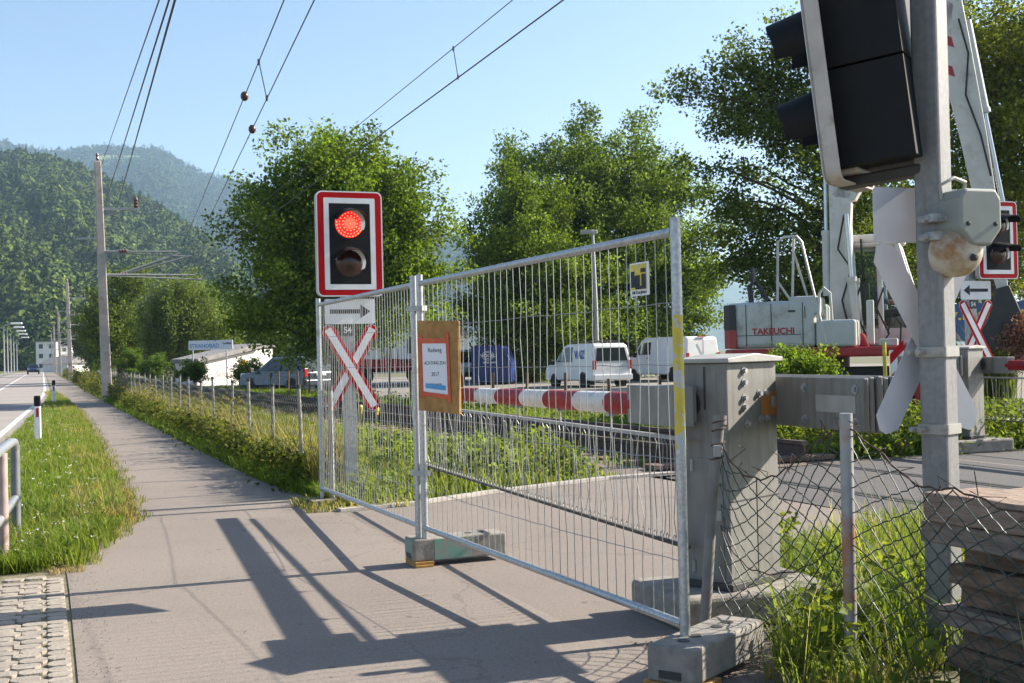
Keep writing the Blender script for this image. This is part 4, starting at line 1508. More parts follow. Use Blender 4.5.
for txt, z, sz, sx in (("Radweg", .425, .040, 1), ("ACHTUNG ZUG", .345, .030, .9), ("2017", .275, .036, 1), ("Umleitung beachten", .215, .015, 1)):
    text_mb(txt, sz, PT @ Matrix.Translation((0, z, 0)), ext=.0004, sx=sx).build("lettering", ink, pp)
a = MB(); a.prism([(.075, .16), (.26, .145), (.26, .175), (.075, .19)], .0124, .0129, NT); a.build("blue_strip", bluestrip, pp)

# hire firm's small sign on the same panel
k0 = .17
o1 = PA + (PB - PA).normalized() * .27 + fn * .022 + Vector((0, 0, 1.72))
ST = frame(o1 - ud * .08, ud, Vector((0, 0, .80)), fn)
sg = thing("fence_sign", "small yellow and black company sign near top of the near mesh panel", "sign", o1)
a = MB(); a.prism(rrect(.165, .185, .008, 3, .08, 0.0), -.002, .001, ST @ Matrix.Translation((0, 0, 0))); pl = a.build("plate", white, sg)
a = MB(); a.prism([(.008, -.058), (.142, -.058), (.142, .084), (.008, .084)], .002, .003, ST); a.build("yellow_field", yellow, sg)
a = MB()
for q in ([(.010, -.045), (.042, -.045), (.042, .045), (.010, .045)], [(.042, -.045), (.05, -.045), (.05, .018), (.042, .018)], [(.052, -.05), (.088, -.05), (.088, .022), (.052, .022)],
          [(.098, .035), (.14, .035), (.14, .058), (.098, .058)], [(.104, -.056), (.14, -.056), (.14, .026), (.104, .026)], [(.05, -.056), (.104, -.056), (.104, -.038), (.05, -.038)]):
    a.prism(q, .0035 + .0004 * len(a.f) / 6, .0042 + .0004 * len(a.f) / 6, ST)
a.build("letter_mark", ink, sg)
text_mb("HILTI & JEHLE", .021, ST @ Matrix.Translation((.078, -.075, .002)), ext=.0004, bold=.0006).build("lettering", ink, sg)

# ================================================================== CHAIN-LINK FENCES
def chain_mesh(fn_, length, height, cell, r, n=3, jit=0.0, sub=1):
    """interlocked zigzag wires; fn_(u, v) with u in metres, v in 0..1 gives the point"""
    a = MB()
    cols = int(length / cell)
    rows = int(height / (cell * .92))
    for i in range(cols + 1):
        pts = []
        for j in range(rows * sub + 1):
            q = j / sub
            ph = (q + i) % 2
            tri = ph if ph <= 1 else 2 - ph
            k = tri * tri * (3 - 2 * tri) * .45 + tri * .55 if sub > 1 else tri
            u_ = min(max((i + k) * cell, 0), length)
            o_ = Vector((.001, .003, 0)) * (1 - 2 * tri)
            pts.append(fn_(u_, q / rows) + o_ + Vector(rng.standard_normal(3) * jit))
        a.tube(pts, r, n, caps=False)
    return a

Q0, Q1, Q2 = Vector((.955, 5.86, 0)), Vector((1.41, 5.10, 0)), Vector((1.90, 4.05, 0))
nf = thing("chain_link_fence", "sagging green chain-link fence on pipe posts, in front of the stacked timber", "fence", (1.41, 5.1, 0))
a = MB(); a.tube([(.895, 5.84, -.05), (.95, 5.87, .55), (1.01, 5.90, 1.06)], .027, 10); a.tube([(1.01, 5.90, 1.03), (1.013, 5.902, 1.075)], .034, 10)
lp = a.build("post", mat("old_post", (.20, .19, .175), (.15, .14, .13), rough=.6, scale=10, stain=(.20, .12, .08), stain_scale=8), nf, smooth=True)
lp["label"] = "leaning post"
a = MB(); a.tube([(1.405, 5.1, -.05), (1.41, 5.1, 1.115)], .0275, 14)
rp = mat("post_rusty_top", (.36, .36, .36), (.28, .29, .29), rough=.5, metal=.3, scale=12, stain=(.36, .16, .09), stain_scale=5, stain_lo=.48, stain_hi=.62)
a.build("post", rp, nf, smooth=True)
a = MB(); a.tube([(1.905, 4.03, -.05), (1.91, 4.03, 1.1)], .0275, 14); a.build("post", rp, nf, smooth=True)
def span1(u_, v):
    k = u_ / (Q1 - Q0).length
    top = 1.0 * (1 - k) + 1.06 * k - .235 * math.sin(math.pi * min(1, k ** .62)) ** 1.3
    b = Q0.lerp(Q1, k)
    lean = Vector((.06, .04, 0)) * v * (1 - k)
    return b + lean + Vector((.012 * math.sin(9 * k + 4 * v), .02 * math.sin(7 * v + 3 * k), .03 + (top - .03) * v))
def span2(u_, v):
    k = u_ / (Q2 - Q1).length
    top = 1.06 - .26 * (1 - math.exp(-k * 4)) + .02 * math.sin(14 * k)
    b = Q1.lerp(Q2, k)
    return b + Vector((.02 * math.sin(8 * k), -.03 * math.sin(math.pi * v) * math.sin(3 * k), .03 + (top - .03) * v))
m1 = chain_mesh(span1, (Q1 - Q0).length, 1.0, .056, .0029, 5, .0012, 4)
m2 = chain_mesh(span2, (Q2 - Q1).length, 1.0, .056, .0029, 5, .0012, 4)
wm = MB(); wm.v = m1.v + m2.v; wm.f = m1.f + [[i + len(m1.v) for i in q] for q in m2.f]; wm.mi = [0] * len(wm.f)
wm.build("wire_mesh", greenwire, nf)
a = MB()
for fn_, Ln in ((span1, (Q1 - Q0).length), (span2, (Q2 - Q1).length)):
    a.tube([fn_(Ln * i / 24, 1.0) + Vector((0, 0, .008 * math.sin(i * 2.1))) for i in range(25)], .0042, 5)
    a.tube([fn_(Ln * i / 24, .52) + Vector((0, -.012, -.07 * math.sin(math.pi * i / 24) + .006 * math.sin(i * 1.7))) for i in range(25)], .0032, 5)
for i in range(26):                              # tangled, broken ends along the sagging edge
    k = rng.random(); fn_, Ln = ((span1, (Q1 - Q0).length), (span2, (Q2 - Q1).length))[int(rng.random() < .55)]
    p = fn_(Ln * k, 1.0)
    a.tube([p + Vector(rng.standard_normal(3) * .01), p + Vector(rng.standard_normal(3) * .03) + Vector((0, 0, .025)), p + Vector(rng.standard_normal(3) * .045) + Vector((0, 0, .035))], .002, 4)
for z in (1.04, 1.0, .93, .86):                  # binding wire coiled round the leaning post
    q = Vector((.955, 5.87, 0)).lerp(Vector((1.01, 5.9, 0)), (z - .5) / .55)
    a.tube([Vector((q.x + .034 * math.cos(b), q.y + .034 * math.sin(b), z - .02 + .006 * b)) for b in np.linspace(0, 6.5, 20)], .0035, 5)
a.build("tension_wire", rustwire, nf)
a = MB()
a.box((.985, 5.845, .905), (.03, .03, .055)); a.build("padlock", lidsteel, nf)

lf = thing("chain_link_fence", "long low chain-link fence on thin posts between path and meadow", "fence", L(12.8, 2.58))
ps = [12.8 + 1.77 * i for i in range(30)]
whitepost = mat("fence_post_grey", (.30, .285, .26), (.22, .205, .19), rough=.8, scale=9)
for i, s in enumerate(ps):
    a = MB()
    tl = Vector((rng.standard_normal() * .02, rng.standard_normal() * .02, 0))
    h = 1.1 + rng.standard_normal() * .02
    a.tube([L(s, 2.58, -.05), L(s, 2.58, h) + tl], .021, 8)
    p = a.build("post", whitepost, lf, smooth=True)
    a = MB(); a.tube([L(s, 2.58, h - .01) + tl, L(s, 2.58, h + .03) + tl], .025, 8); a.build("cap", exdark, p)
cm = chain_mesh(lambda u_, v: L(11.1 + u_, 2.56, .04 + v * (.98 + .03 * math.sin(u_ * 3.5))), 22, 1.0, .06, .0018, 3)
cm2 = chain_mesh(lambda u_, v: L(33.1 + u_, 2.56, .04 + v * .98), 31, 1.0, .12, .003, 3)
wm = MB(); wm.v = cm.v + cm2.v; wm.f = cm.f + [[i + len(cm.v) for i in q] for q in cm2.f]; wm.mi = [0] * len(wm.f)
wm.build("wire_mesh", greenwire, lf)
# old post right by the mesh panel and signal
a = MB(); a.tube([L(11.35, 2.56, -.05), L(11.35, 2.56, 1.1)], .026, 8); p = a.build("post", whitepost, lf, smooth=True)
a = MB(); a.tube([L(11.35, 2.56, 1.09), L(11.35, 2.56, 1.13)], .03, 8); a.build("cap", exdark, p)

# stakes of the wire fence in front of the parking ground
sf = thing("stake_fence", "row of brown stakes with wire between railway and parked vans", "fence", L(24, 10.9))
for i in range(24):
    s = 15.5 + i * 1.9
    h = .95 + rng.standard_normal() * .06
    a = MB(); a.tube([L(s, track_l(s) + 3.0, -.05), L(s, track_l(s) + 3.0 + rng.standard_normal() * .03, h)], .035, 7); a.build("stake", woodpost, sf)
a = MB()
for z in (.35, .75):
    a.tube([L(15.5 + i * 1.9, track_l(15.5 + i * 1.9) + 3.0, z) for i in range(24)], .004, 4)
a.build("fence_wires", wiremat, sf)

# ================================================================== TIMBER STACK
def board(label, s_far, length, l0, width, z0, th, m, skew=0.0, bow=0.0, seed=0):
    r = np.random.default_rng(seed)
    a = MB()
    n = 14
    vs, fs = [], []
    ph = r.uniform(0, 6)
    for i in range(n + 1):
        s = s_far - length * i / n
        e = .003 * math.sin(i * 1.3 + ph) + .0022 * r.standard_normal()
        dl = skew * i / n
        dz = bow * math.sin(math.pi * i / n)
        q = [(l0 + dl + e, z0 + .0015 * r.standard_normal()), (l0 + width + dl, z0 + .0015 * r.standard_normal()),
             (l0 + width + dl, z0 + th + .0015 * r.standard_normal()), (l0 + dl + e * .6 + .006, z0 + th + .0015 * r.standard_normal())]
        for l, z in q:
            vs.append(L(s, l, z + dz))
    for i in range(n):
        for k in range(4):
            k2 = (k + 1) % 4
            fs.append((i * 4 + k, i * 4 + k2, (i + 1) * 4 + k2, (i + 1) * 4 + k))
    fs.append((0, 1, 2, 3)); fs.append((n * 4 + 3, n * 4 + 2, n * 4 + 1, n * 4))
    a.add(vs, fs)
    o = a.build("timber_beam", m, None, bevel=.006)
    tag(o, label, "timber", "weathered beams stacked by the signal post")
    return o
tims = [("lowest plank of the weathered stack, half in grass", .00, .082, 3.90, 3.44, .0),
        ("second plank from the ground in the weathered stack", .086, .078, 3.95, 3.42, .012),
        ("third plank from the ground in the weathered stack", .170, .080, 3.89, 3.45, -.01),
        ("fourth plank from the ground in the weathered stack", .256, .076, 3.97, 3.40, .02),
        ("fifth plank from the ground in the weathered stack, mid height", .340, .080, 3.90, 3.46, .01),
        ("third plank from the top of the stack, set back", .426, .078, 3.93, 3.43, -.015),
        ("second plank from the top of the stack, below the overhanging pair", .510, .076, 3.88, 3.46, .01),
        ("overhanging plank directly under the pale top of the stack", .592, .086, 4.0, 3.35, .01)]
tmats = [timber, mat("timber_brown", (.26, .175, .12), (.14, .095, .066), rough=.9, scale=26, bump=1.0, bscale=60, grain=True, stain=(.09, .065, .048), stain_scale=6),
         timber, mat("timber_grey", (.28, .225, .18), (.16, .128, .105), rough=.9, scale=34, bump=1.0, bscale=60, grain=True, stain=(.07, .05, .04), stain_scale=6)]
for i, (lb, z0, th, sf_, l0, sk) in enumerate(tims):
    board(lb, sf_, 1.5, l0, .46, z0, th, tmats[i % 4], sk, .004, i)
board("topmost beam of the stack, pale dry upper face beside the post", 3.97, 1.5, 3.34, .30, .683, .115, timber_top, .02, .0, 21)
board("pale beam lying behind the topmost beam of the stack", 3.93, 1.5, 3.655, .26, .683, .105, timber_top, -.01, .0, 22)

# ================================================================== RAILING, MARKER POSTS
rl = thing("pipe_railing", "double pipe railing with rounded end beside the verge grass", "railing", (-3.56, 8.4, 0))
e0 = Vector((-3.585, 8.4, 0)); bk = Vector((.30, -.95, 0)).normalized()
e1 = P(14, 440, 9.6); e1.z = 0
top = .80
a = MB(); a.tube([e0 + Vector((0, 0, -.05)), e0 + Vector((0, 0, .79))], .036, 12); a.build("post", pinkpost, rl, smooth=True)
a = MB()
far_e = P(13, 440, 9.6)
pts = [P(-62, 452, 6.2), P(-4, 450, 8.2), P(5, 444, 8.9), P(11, 437, 9.4), P(14, 439, 9.62), P(15, 447, 9.66)]
pts = [Vector((p.x, p.y, .80)) for p in pts[:-2]] + [Vector((pts[-2].x, pts[-2].y, .785)), Vector((pts[-1].x, pts[-1].y, .72))]
pts2 = [Vector((p.x, p.y, p.z - .49)) for p in pts[:-1]]
a.tube(pts, .035, 12); a.build("top_pipe", galv, rl, smooth=True)
a = MB(); a.tube([Vector((p.x, p.y, .33)) for p in pts[:-1]], .035, 12); a.build("lower_pipe", galv, rl, smooth=True)
a = MB(); a.tube([pts[-1] + Vector((0, 0, .04)), Vector((pts[-1].x, pts[-1].y, -.05))], .036, 12); a.build("end_post", mat("dark_pipe", (.20, .21, .22), (.15, .15, .16), rough=.5, metal=.3, scale=10), rl, smooth=True)

def delineator(label, base):
    t = thing("marker_post", label, "marker post", base, math.atan2(-TD.x, TD.y), "white roadside marker posts")
    W = t.matrix_basis
    pl = [(-.06, .05), (-.045, -.05), (.045, -.05), (.06, .05)]
    a = MB(); a.prism(pl, -.05, .66, W); a.build("body", white, t, bevel=.006)
    a = MB(); a.prism(pl, .66, .83, W); a.prism([(x * .9, y * .9) for x, y in pl], .83, .85, W); a.build("black_cap", black, t, bevel=.006)
    a = MB(); a.box((0, -.053, .55), (.045, .008, .16), W); a.build("reflector_or_glint", reflector_red, t)
    return t
delineator("near white marker post with black cap standing in the verge grass", G(38, 443))
delineator("far white marker post at the end of the grass verge", G(54, 404))
for lb, q in (("left of two short yellow marker posts by the rails", (361, 424)), ("right of two short yellow marker posts by the rails", (377, 426))):
    t = thing("track_marker", lb, "marker", G(*q), 0, "short yellow markers by the rails")
    a = MB(); a.tube([(0, 0, -.03), (0, 0, .30)], .035, 10, t.matrix_basis); a.build("stem", yellow, t)
    a = MB(); a.lathe([(.05, .30), (.055, .36), (.03, .40), (0, .405)], 12, t.matrix_basis); a.build("cap", yellow, t)

# ================================================================== MASTS, WIRES
def cable(label, pts, r, m=None, group=None, sag=0.0, name="overhead_wire"):
    a = MB()
    path = []
    for p, q in zip(pts[:-1], pts[1:]):
        for i in range(12):
            k = i / 12
            path.append(p.lerp(q, k) - Vector((0, 0, sag * 4 * k * (1 - k))))
    path.append(pts[-1])
    a.tube(path, r, 5)
    o = a.build(name, m or exdark)
    tag(o, label, "wire", group)
    return o

mast_s = []
mlabels = ["tall concrete catenary mast nearest the camera, carrying two cantilever arms over the track",
           "second concrete mast along the railway, seen over the far end of the weedy fence",
           "third concrete mast along the railway, below the wooded hill",
           "fourth and small concrete mast beside the white building",
           "fifth and smallest concrete mast, far down the road"]
mast_base = []
for i, lb in enumerate(mlabels):
    D = 45 + 56 * i
    pxm = 42 + 64 * 45 / D
    b0 = P(pxm + .8 * (45 / D), 380, D); b0.z = 0
    mast_base.append(b0)
    hgt = 9.0 if i == 0 else 8.3
    t = thing("catenary_mast", lb, "mast", b0, math.atan2(ND.y, ND.x), "catenary masts along the railway")
    W = t.matrix_basis @ Matrix.Rotation(R(-1.1), 4, 'Y')
    a = MB(); a.prism([(-.17, -.15), (.17, -.15), (.17, .15), (-.17, .15)], -.1, .0, W)
    o_ = []
    a.add([(-.19, -.16, -.1), (.19, -.16, -.1), (.19, .16, -.1), (-.19, .16, -.1), (-.12, -.11, hgt), (.12, -.11, hgt), (.12, .11, hgt), (-.12, .11, hgt)],
          [(3, 2, 1, 0), (4, 5, 6, 7), (0, 1, 5, 4), (1, 2, 6, 5), (2, 3, 7, 6), (3, 0, 4, 7)], W)
    a.f = a.f[6:]; a.mi = a.mi[6:]; a.v = a.v[8:]; a.f = [[q - 8 for q in f_] for f_ in a.f]
    a.build("pole", mastconc, t, bevel=.03)
    a = MB(); a.lathe([(.05, hgt), (.06, hgt + .1), (.045, hgt + .16), (.06, hgt + .22), (.03, hgt + .3)], 10, W); a.build("top_insulator", insul, t)
    a = MB(); a.box((.75, 0, 7.2 if i == 0 else 7.0), (1.3, .10, .09), W); a.tube([(.1, 0, 6.9 if i == 0 else 6.7), (.9, 0, 7.15 if i == 0 else 6.95)], .03, 6, W)
    ua = a.build("upper_arm", galv_dull, t)
    zu = 7.25 if i == 0 else 7.05
    a = MB(); a.lathe([(.07, 0), (.10, .06), (.06, .12), (.10, .18), (.06, .24), (.09, .30), (.03, .42)], 10, W @ Matrix.Translation((1.32, 0, zu))); a.build("insulator", insul, ua)
    a = MB(); a.box((-.35, 0, 6.1 if i == 0 else 5.9), (1.0, .08, .07), W); a.build("rear_arm", galv_dull, t)
    for k, (z, y) in enumerate(((5.6, -.35), (4.75, .35))):
        a = MB()
        ext = 3.0 if k == 0 else 3.7
        a.tube([(.15, y * .3, z), (ext * .92, y, z - .06)], .035, 7, W)
        a.tube([(.15, y * .3, z - .05), (ext * 1.02, y, z - .24)], .026, 7, W)
        if k == 1:
            a.tube([(.6, y, z), (2.9, y, z + .78)], .045, 7, W); a.tube([(.9, y, z + .05), (3.35, y, z + .70)], .035, 7, W)
        c_ = a.build("cantilever", galv_dull, t)
        a = MB(); a.lathe([(.05, 0), (.085, .05), (.05, .1), (.085, .15), (.05, .2), (.085, .25), (.05, .3)], 10, W @ Matrix.Translation((.62, y * .6, z)) @ Matrix.Rotation(R(90), 4, 'Y')); a.build("insulator", insul, c_)

def beyond(p, q, k):
    return q + (q - p) * k
wires = [("thin outer wire running down to the top of the tall mast", (99, 172), (158, 0), 10.5, .010, 1),
         ("left of the close pair of black wires above the tall mast", (104, 207), (168, 0), 10.0, .013, 1),
         ("right of the close pair of black wires above the tall mast", (118, 204), (174, 0), 10.2, .016, 1),
         ("left of the two wires that carry dark balls", (181, 250), (283, 0), 13.2, .011, 0),
         ("right of the two wires that carry dark balls", (188, 262), (313, 0), 12.6, .011, 0),
         ("thinner upper wire of the pair crossing above the leafy tree", (186, 264), (508, 0), 17.5, .011, 0),
         ("thicker lower wire of the pair crossing above the leafy tree", (193, 272), (558, 0), 17.0, .018, 0)]
wend = {}
for i, (lb, a0, b0, Yt, r, far_) in enumerate(wires):
    p0 = P(a0[0], a0[1], 45); p1 = P(b0[0], b0[1], Yt)
    pts = [p0, beyond(p0, p1, .9)]
    dd = mast_base[1] - mast_base[0]
    back = p0 + dd + Vector((0, 0, -.6 if far_ else 0))
    back2 = back + (mast_base[2] - mast_base[1])
    cable(lb, [back2, back, p0], r)  if False else None
    a = MB()
    path = [back2, back, p0]
    for k in range(1, 15):
        q = p0.lerp(pts[1], k / 14)
        q.z -= .18 * 4 * (k / 14) * (1 - k / 14) * (0.3 if i > 4 else .15)
        path.append(q)
    a.tube(path, [r * .68] * len(path), 5)
    o = a.build("overhead_wire", exdark)
    tag(o, lb, "wire", "overhead wires of the railway")
    wend[i] = (p0, p1)
def onwire(i, py):
    """point of wire i that shows at the given height of the frame"""
    p0, p1 = wend[i]
    for k in np.linspace(0, 1.0, 800):
        q = p0.lerp(p1, k)
        d = q - CAMLOC
        y = 341.5 - FPX * d.dot(UPV) / d.dot(FWD)
        if y <= py:
            break
    q = q.copy(); kk = k / 1.9
    q.z -= .18 * 4 * kk * (1 - kk) * (.3 if i > 4 else .15)
    return q
for i, py, lb in ((3, 95, "dark ball on the left wire of the pair, higher of two"), (4, 128, "dark ball on the right wire of the pair, lower of two")):
    q = onwire(i, py)
    a = MB(); a.lathe([(0, -.075), (.035, -.062), (.06, -.022), (.06, .022), (.035, .062), (0, .075)], 14, Matrix.Translation(q))
    o = a.build("wire_weight", insul, smooth=True); tag(o, lb, "wire insulator", "balls on the overhead wires")
for (i, y1), (j, y2), lb in (((3, 60), (4, 97), "thin dropper between the two ball carrying wires"), ((5, 45), (6, 75), "thin dropper between the pair of wires above the leafy tree")):
    a = MB(); a.tube([onwire(i, y1), onwire(j, y2)], .007, 4)
    a.tube([onwire(i, y1) + Vector((0, 0, .03)), onwire(i, y1) - Vector((0, 0, .05))], .018, 6); a.tube([onwire(j, y2) + Vector((0, 0, .05)), onwire(j, y2) - Vector((0, 0, .03))], .018, 6)
    o = a.build("dropper_wire", exdark); tag(o, lb, "wire")

# ================================================================== STREET LAMPS
lampnames = ["nearest", "second nearest", "third nearest", "third farthest", "second farthest", "farthest"]
for i, px in enumerate((4.5, 8, 11.3, 14.2, 17.2, 20)):
    D = 6.0 / ((512 - px) / 1200 * .9311 - .3647)
    b0 = P(px, 372, D); b0.z = 0
    t = thing("street_lamp", "%s of the street lamps lined up left of the road" % lampnames[i], "street lamp", b0, math.atan2(ND.y, ND.x), "street lamps left of the road")
    W = t.matrix_basis
    a = MB(); a.tube([(0, 0, -.1), (0, 0, 3), (0, 0, 8.2)], [.14, .11, .08], 8, W); a.build("pole", galv_dull, t)
    a = MB(); a.tube([(0, 0, 8.1), (.3, 0, 8.45), (1.6, 0, 8.65)], .06, 6, W); a.build("arm", galv_dull, t)
    a = MB(); a.prism([(1.1, -.2), (2.9, -.22), (3.0, 0), (2.9, .22), (1.1, .2)], 8.55, 8.85, W); a.build("lamp_head", white, t, bevel=.06)
b0 = P(597, 360, 57); b0.z = 0
t = thing("street_lamp", "street lamp on slim pole in the parking area before the round trees", "street lamp", b0, 0)
W = t.matrix_basis
a = MB(); a.tube([(0, 0, -.1), (.0, 0, 3.5), (-.07, 0, 7.05)], [.13, .11, .08], 10, W); a.build("pole", galv_dull, t, smooth=True)
a = MB(); a.prism([(-.65, -.14), (-.15, -.19), (.16, -.09), (.16, .09), (-.15, .19), (-.65, .14)], 7.02, 7.20, W); a.build("lamp_head", lidsteel, t, bevel=.03)
# small posts and lamps far down the road
b0 = P(50, 372, 300); b0.z = 0

# ================================================================== BUILDINGS
def box_building(name, label, loc, rz, sx, sy, h, roof, wall, storeys=3, cols=4, cat="building", winw=1.1, winh=1.2):
    t = thing(name, label, cat, loc, rz)
    W = t.matrix_basis
    a = MB(); a.box((0, 0, h / 2 - .25), (sx, sy, h + .5), W); a.build("wall", wall, t)
    if roof == "flat":
        a = MB(); a.box((0, 0, h + .12), (sx + .4, sy + .4, .24), W); a.build("roof", roofgrey, t)
    else:
        a = MB(); a.prism([(-sx / 2 - .5, h + .01), (sx / 2 + .5, h + .01), (0, h + sx * .28)], -sy / 2 - .4, sy / 2 + .4, W @ Matrix(((1, 0, 0, 0), (0, 0, -1, 0), (0, 1, 0, 0), (0, 0, 0, 1)))); a.build("roof", roof, t)
    for s in range(storeys):
        for c in range(cols):
            x = (c + .5) / cols * sx - sx / 2; z = (s + .55) / storeys * h
            a = MB(); a.box((x, -sy / 2 - .02, z), (winw, .06, winh), W); f = a.build("window", white, t)
            a = MB(); a.box((x, -sy / 2 - .055, z), (winw - .16, .02, winh - .16), W); a.build("pane", carglass, f)
    return t
t = box_building("apartment_building", "tall white building at the far end of the road", P(48.5, 366, 290) * 1 , R(12), 4.6, 6, 6.9, "flat", wallwhite, 3, 2)
t.location.z = 0; t.matrix_basis = Matrix.Translation((t.location.x, t.location.y, 0)) @ rot_z(R(12))
b0 = P(62, 366, 296); 
t = box_building("apartment_building", "lower white building with balcony band beside the tall white one", Vector((b0.x, b0.y, 0)), R(12), 4.2, 6, 5.8, "flat", wallwhite, 3, 2)
a = MB(); a.box((.8, -3.4, 4.2), (4.6, .8, .7), t.matrix_basis); a.build("balcony", white, t)
b0 = P(66, 368, 230)
t = box_building("low_house", "low pale house with a grey pitched roof at the end of the masts", Vector((b0.x, b0.y, 0)), R(60), 5, 7, 1.6, roofgrey, wallwhite, 1, 2, "house", .8, .7)
b0 = P(692, 352, 420)
t = box_building("red_roofed_house", "distant house with red roof, low between trees and excavator", Vector((b0.x, b0.y, 0)), R(70), 9, 13, 3.4, roofred, wallwhite, 1, 3, "house")
b0 = P(545, 352, 95)
t = box_building("white_pavilion", "white flat pavilion partly hidden behind the round trees", Vector((b0.x, b0.y, 0)), R(-10), 9.5, 6, 2.8, "flat", wallwhite, 1, 3, "building")
b0 = P(420, 352, 110)
t = box_building("white_pavilion", "pale low hall behind the red and white crane truck", Vector((b0.x, b0.y, 0)), R(5), 9, 6, 3.2, roofgrey, wallwhite, 1, 3, "building")

# bathing hall with sloping roof
pL, pR = P(197, 378, 68), P(273, 378, 73)
pL.z = pR.z = 0
du = (pR - pL); wl = du.length; du.normalize()
dn = Vector((du.y, -du.x, 0))
t = thing("bathing_hall", "long white bathing hall with sloping grey roof and sun emblem, behind the fence", "building", pL, math.atan2(du.y, du.x))
hl, hr = 1.35, 2.15
FT = frame(pL, du, Vector((0, 0, 1)), dn)
a = MB(); a.prism([(0, -.4), (wl, -.4), (wl, hr), (0, hl)], -1.8, 0, FT); a.build("wall", wallwhite, t)
a = MB(); a.prism([(-.2, hl - .03), (wl - 1.2, hr - .06), (wl - 1.2, hr + .24), (-.2, hl + .2)], -1.9, .3, FT); a.prism([(wl - 1.6, hr - .04), (wl + .3, hr + .0), (wl + .3, hr + .14), (wl - 1.6, hr + .10)], -2.0, .1, FT)
a.build("roof", roofgrey, t)
a = MB(); a.lathe([(0, .02), (.42, .02), (.42, 0)], 24, FT @ Matrix.Translation((wl * .60, 1.02, .01))); a.build("sun_emblem", mat("emblem_yellow", (.80, .42, .04), (.72, .36, .03), rough=.6), t)
text_mb("Strandbad", .55, FT @ Matrix.Translation((wl * .42, .62, .012))).build("lettering", mat("brown_letters", (.36, .25, .18), rough=.7), t)
text_mb("Lochau", .55, FT @ Matrix.Translation((wl * .68, .40, .012))).build("lettering", mat("grey_letters", (.45, .45, .45), rough=.7), t)

# direction board on two posts
b0 = P(210.5, 345, 66)
t = thing("bathing_sign", "long white board reading STRANDBAD in blue on two posts above the fence", "sign", (b0.x, b0.y, 0), R(-12))
W = t.matrix_basis
ST2 = W @ Matrix.Translation((0, 0, b0.z)) @ Matrix(((1, 0, 0, 0), (0, 0, -1, 0), (0, 1, 0, 0), (0, 0, 0, 1)))
a = MB(); a.prism(rrect(2.62, .52, .03), -.04, 0, ST2); pl = a.build("board", mat("board_white", (.70, .74, .80), (.64, .68, .74), rough=.5, scale=3), t)
text_mb("STRANDBAD", .31, ST2 @ Matrix.Translation((-.36, -.05, .006)), bold=.006, sx=.98).build("lettering", mat("sign_blue", (.08, .30, .58), rough=.5), pl)
text_mb("Lochau", .16, ST2 @ Matrix.Translation((.98, .08, .006)), bold=.006).build("lettering", ink, pl)
for x in (-1.1, .9):
    a = MB(); a.tube([(x, .08, -.1), (x, .08, b0.z + .2)], .04, 8, W); a.build("post", galv_dull, t)

# ================================================================== VEHICLES
def wheel(t, W, x, y, r, wd, name="wheel"):
    a = MB()
    q = W @ Matrix.Translation((x, y, r)) @ Matrix.Rotation(R(90), 4, 'X')
    a.lathe([(r * .62, -wd / 2), (r * .92, -wd / 2), (r, -wd * .3), (r, wd * .3), (r * .92, wd / 2), (r * .62, wd / 2)], 22, q)
    o = a.build(name, rubber, t, smooth=True)
    a = MB(); a.lathe([(0, -wd * .42), (r * .2, -wd * .44), (r * .5, -wd * .36), (r * .63, -wd * .46), (r * .63, wd * .46), (r * .5, wd * .36), (r * .2, wd * .44), (0, wd * .42)], 18, q)
    a.build("rim", silver, o)
    return o

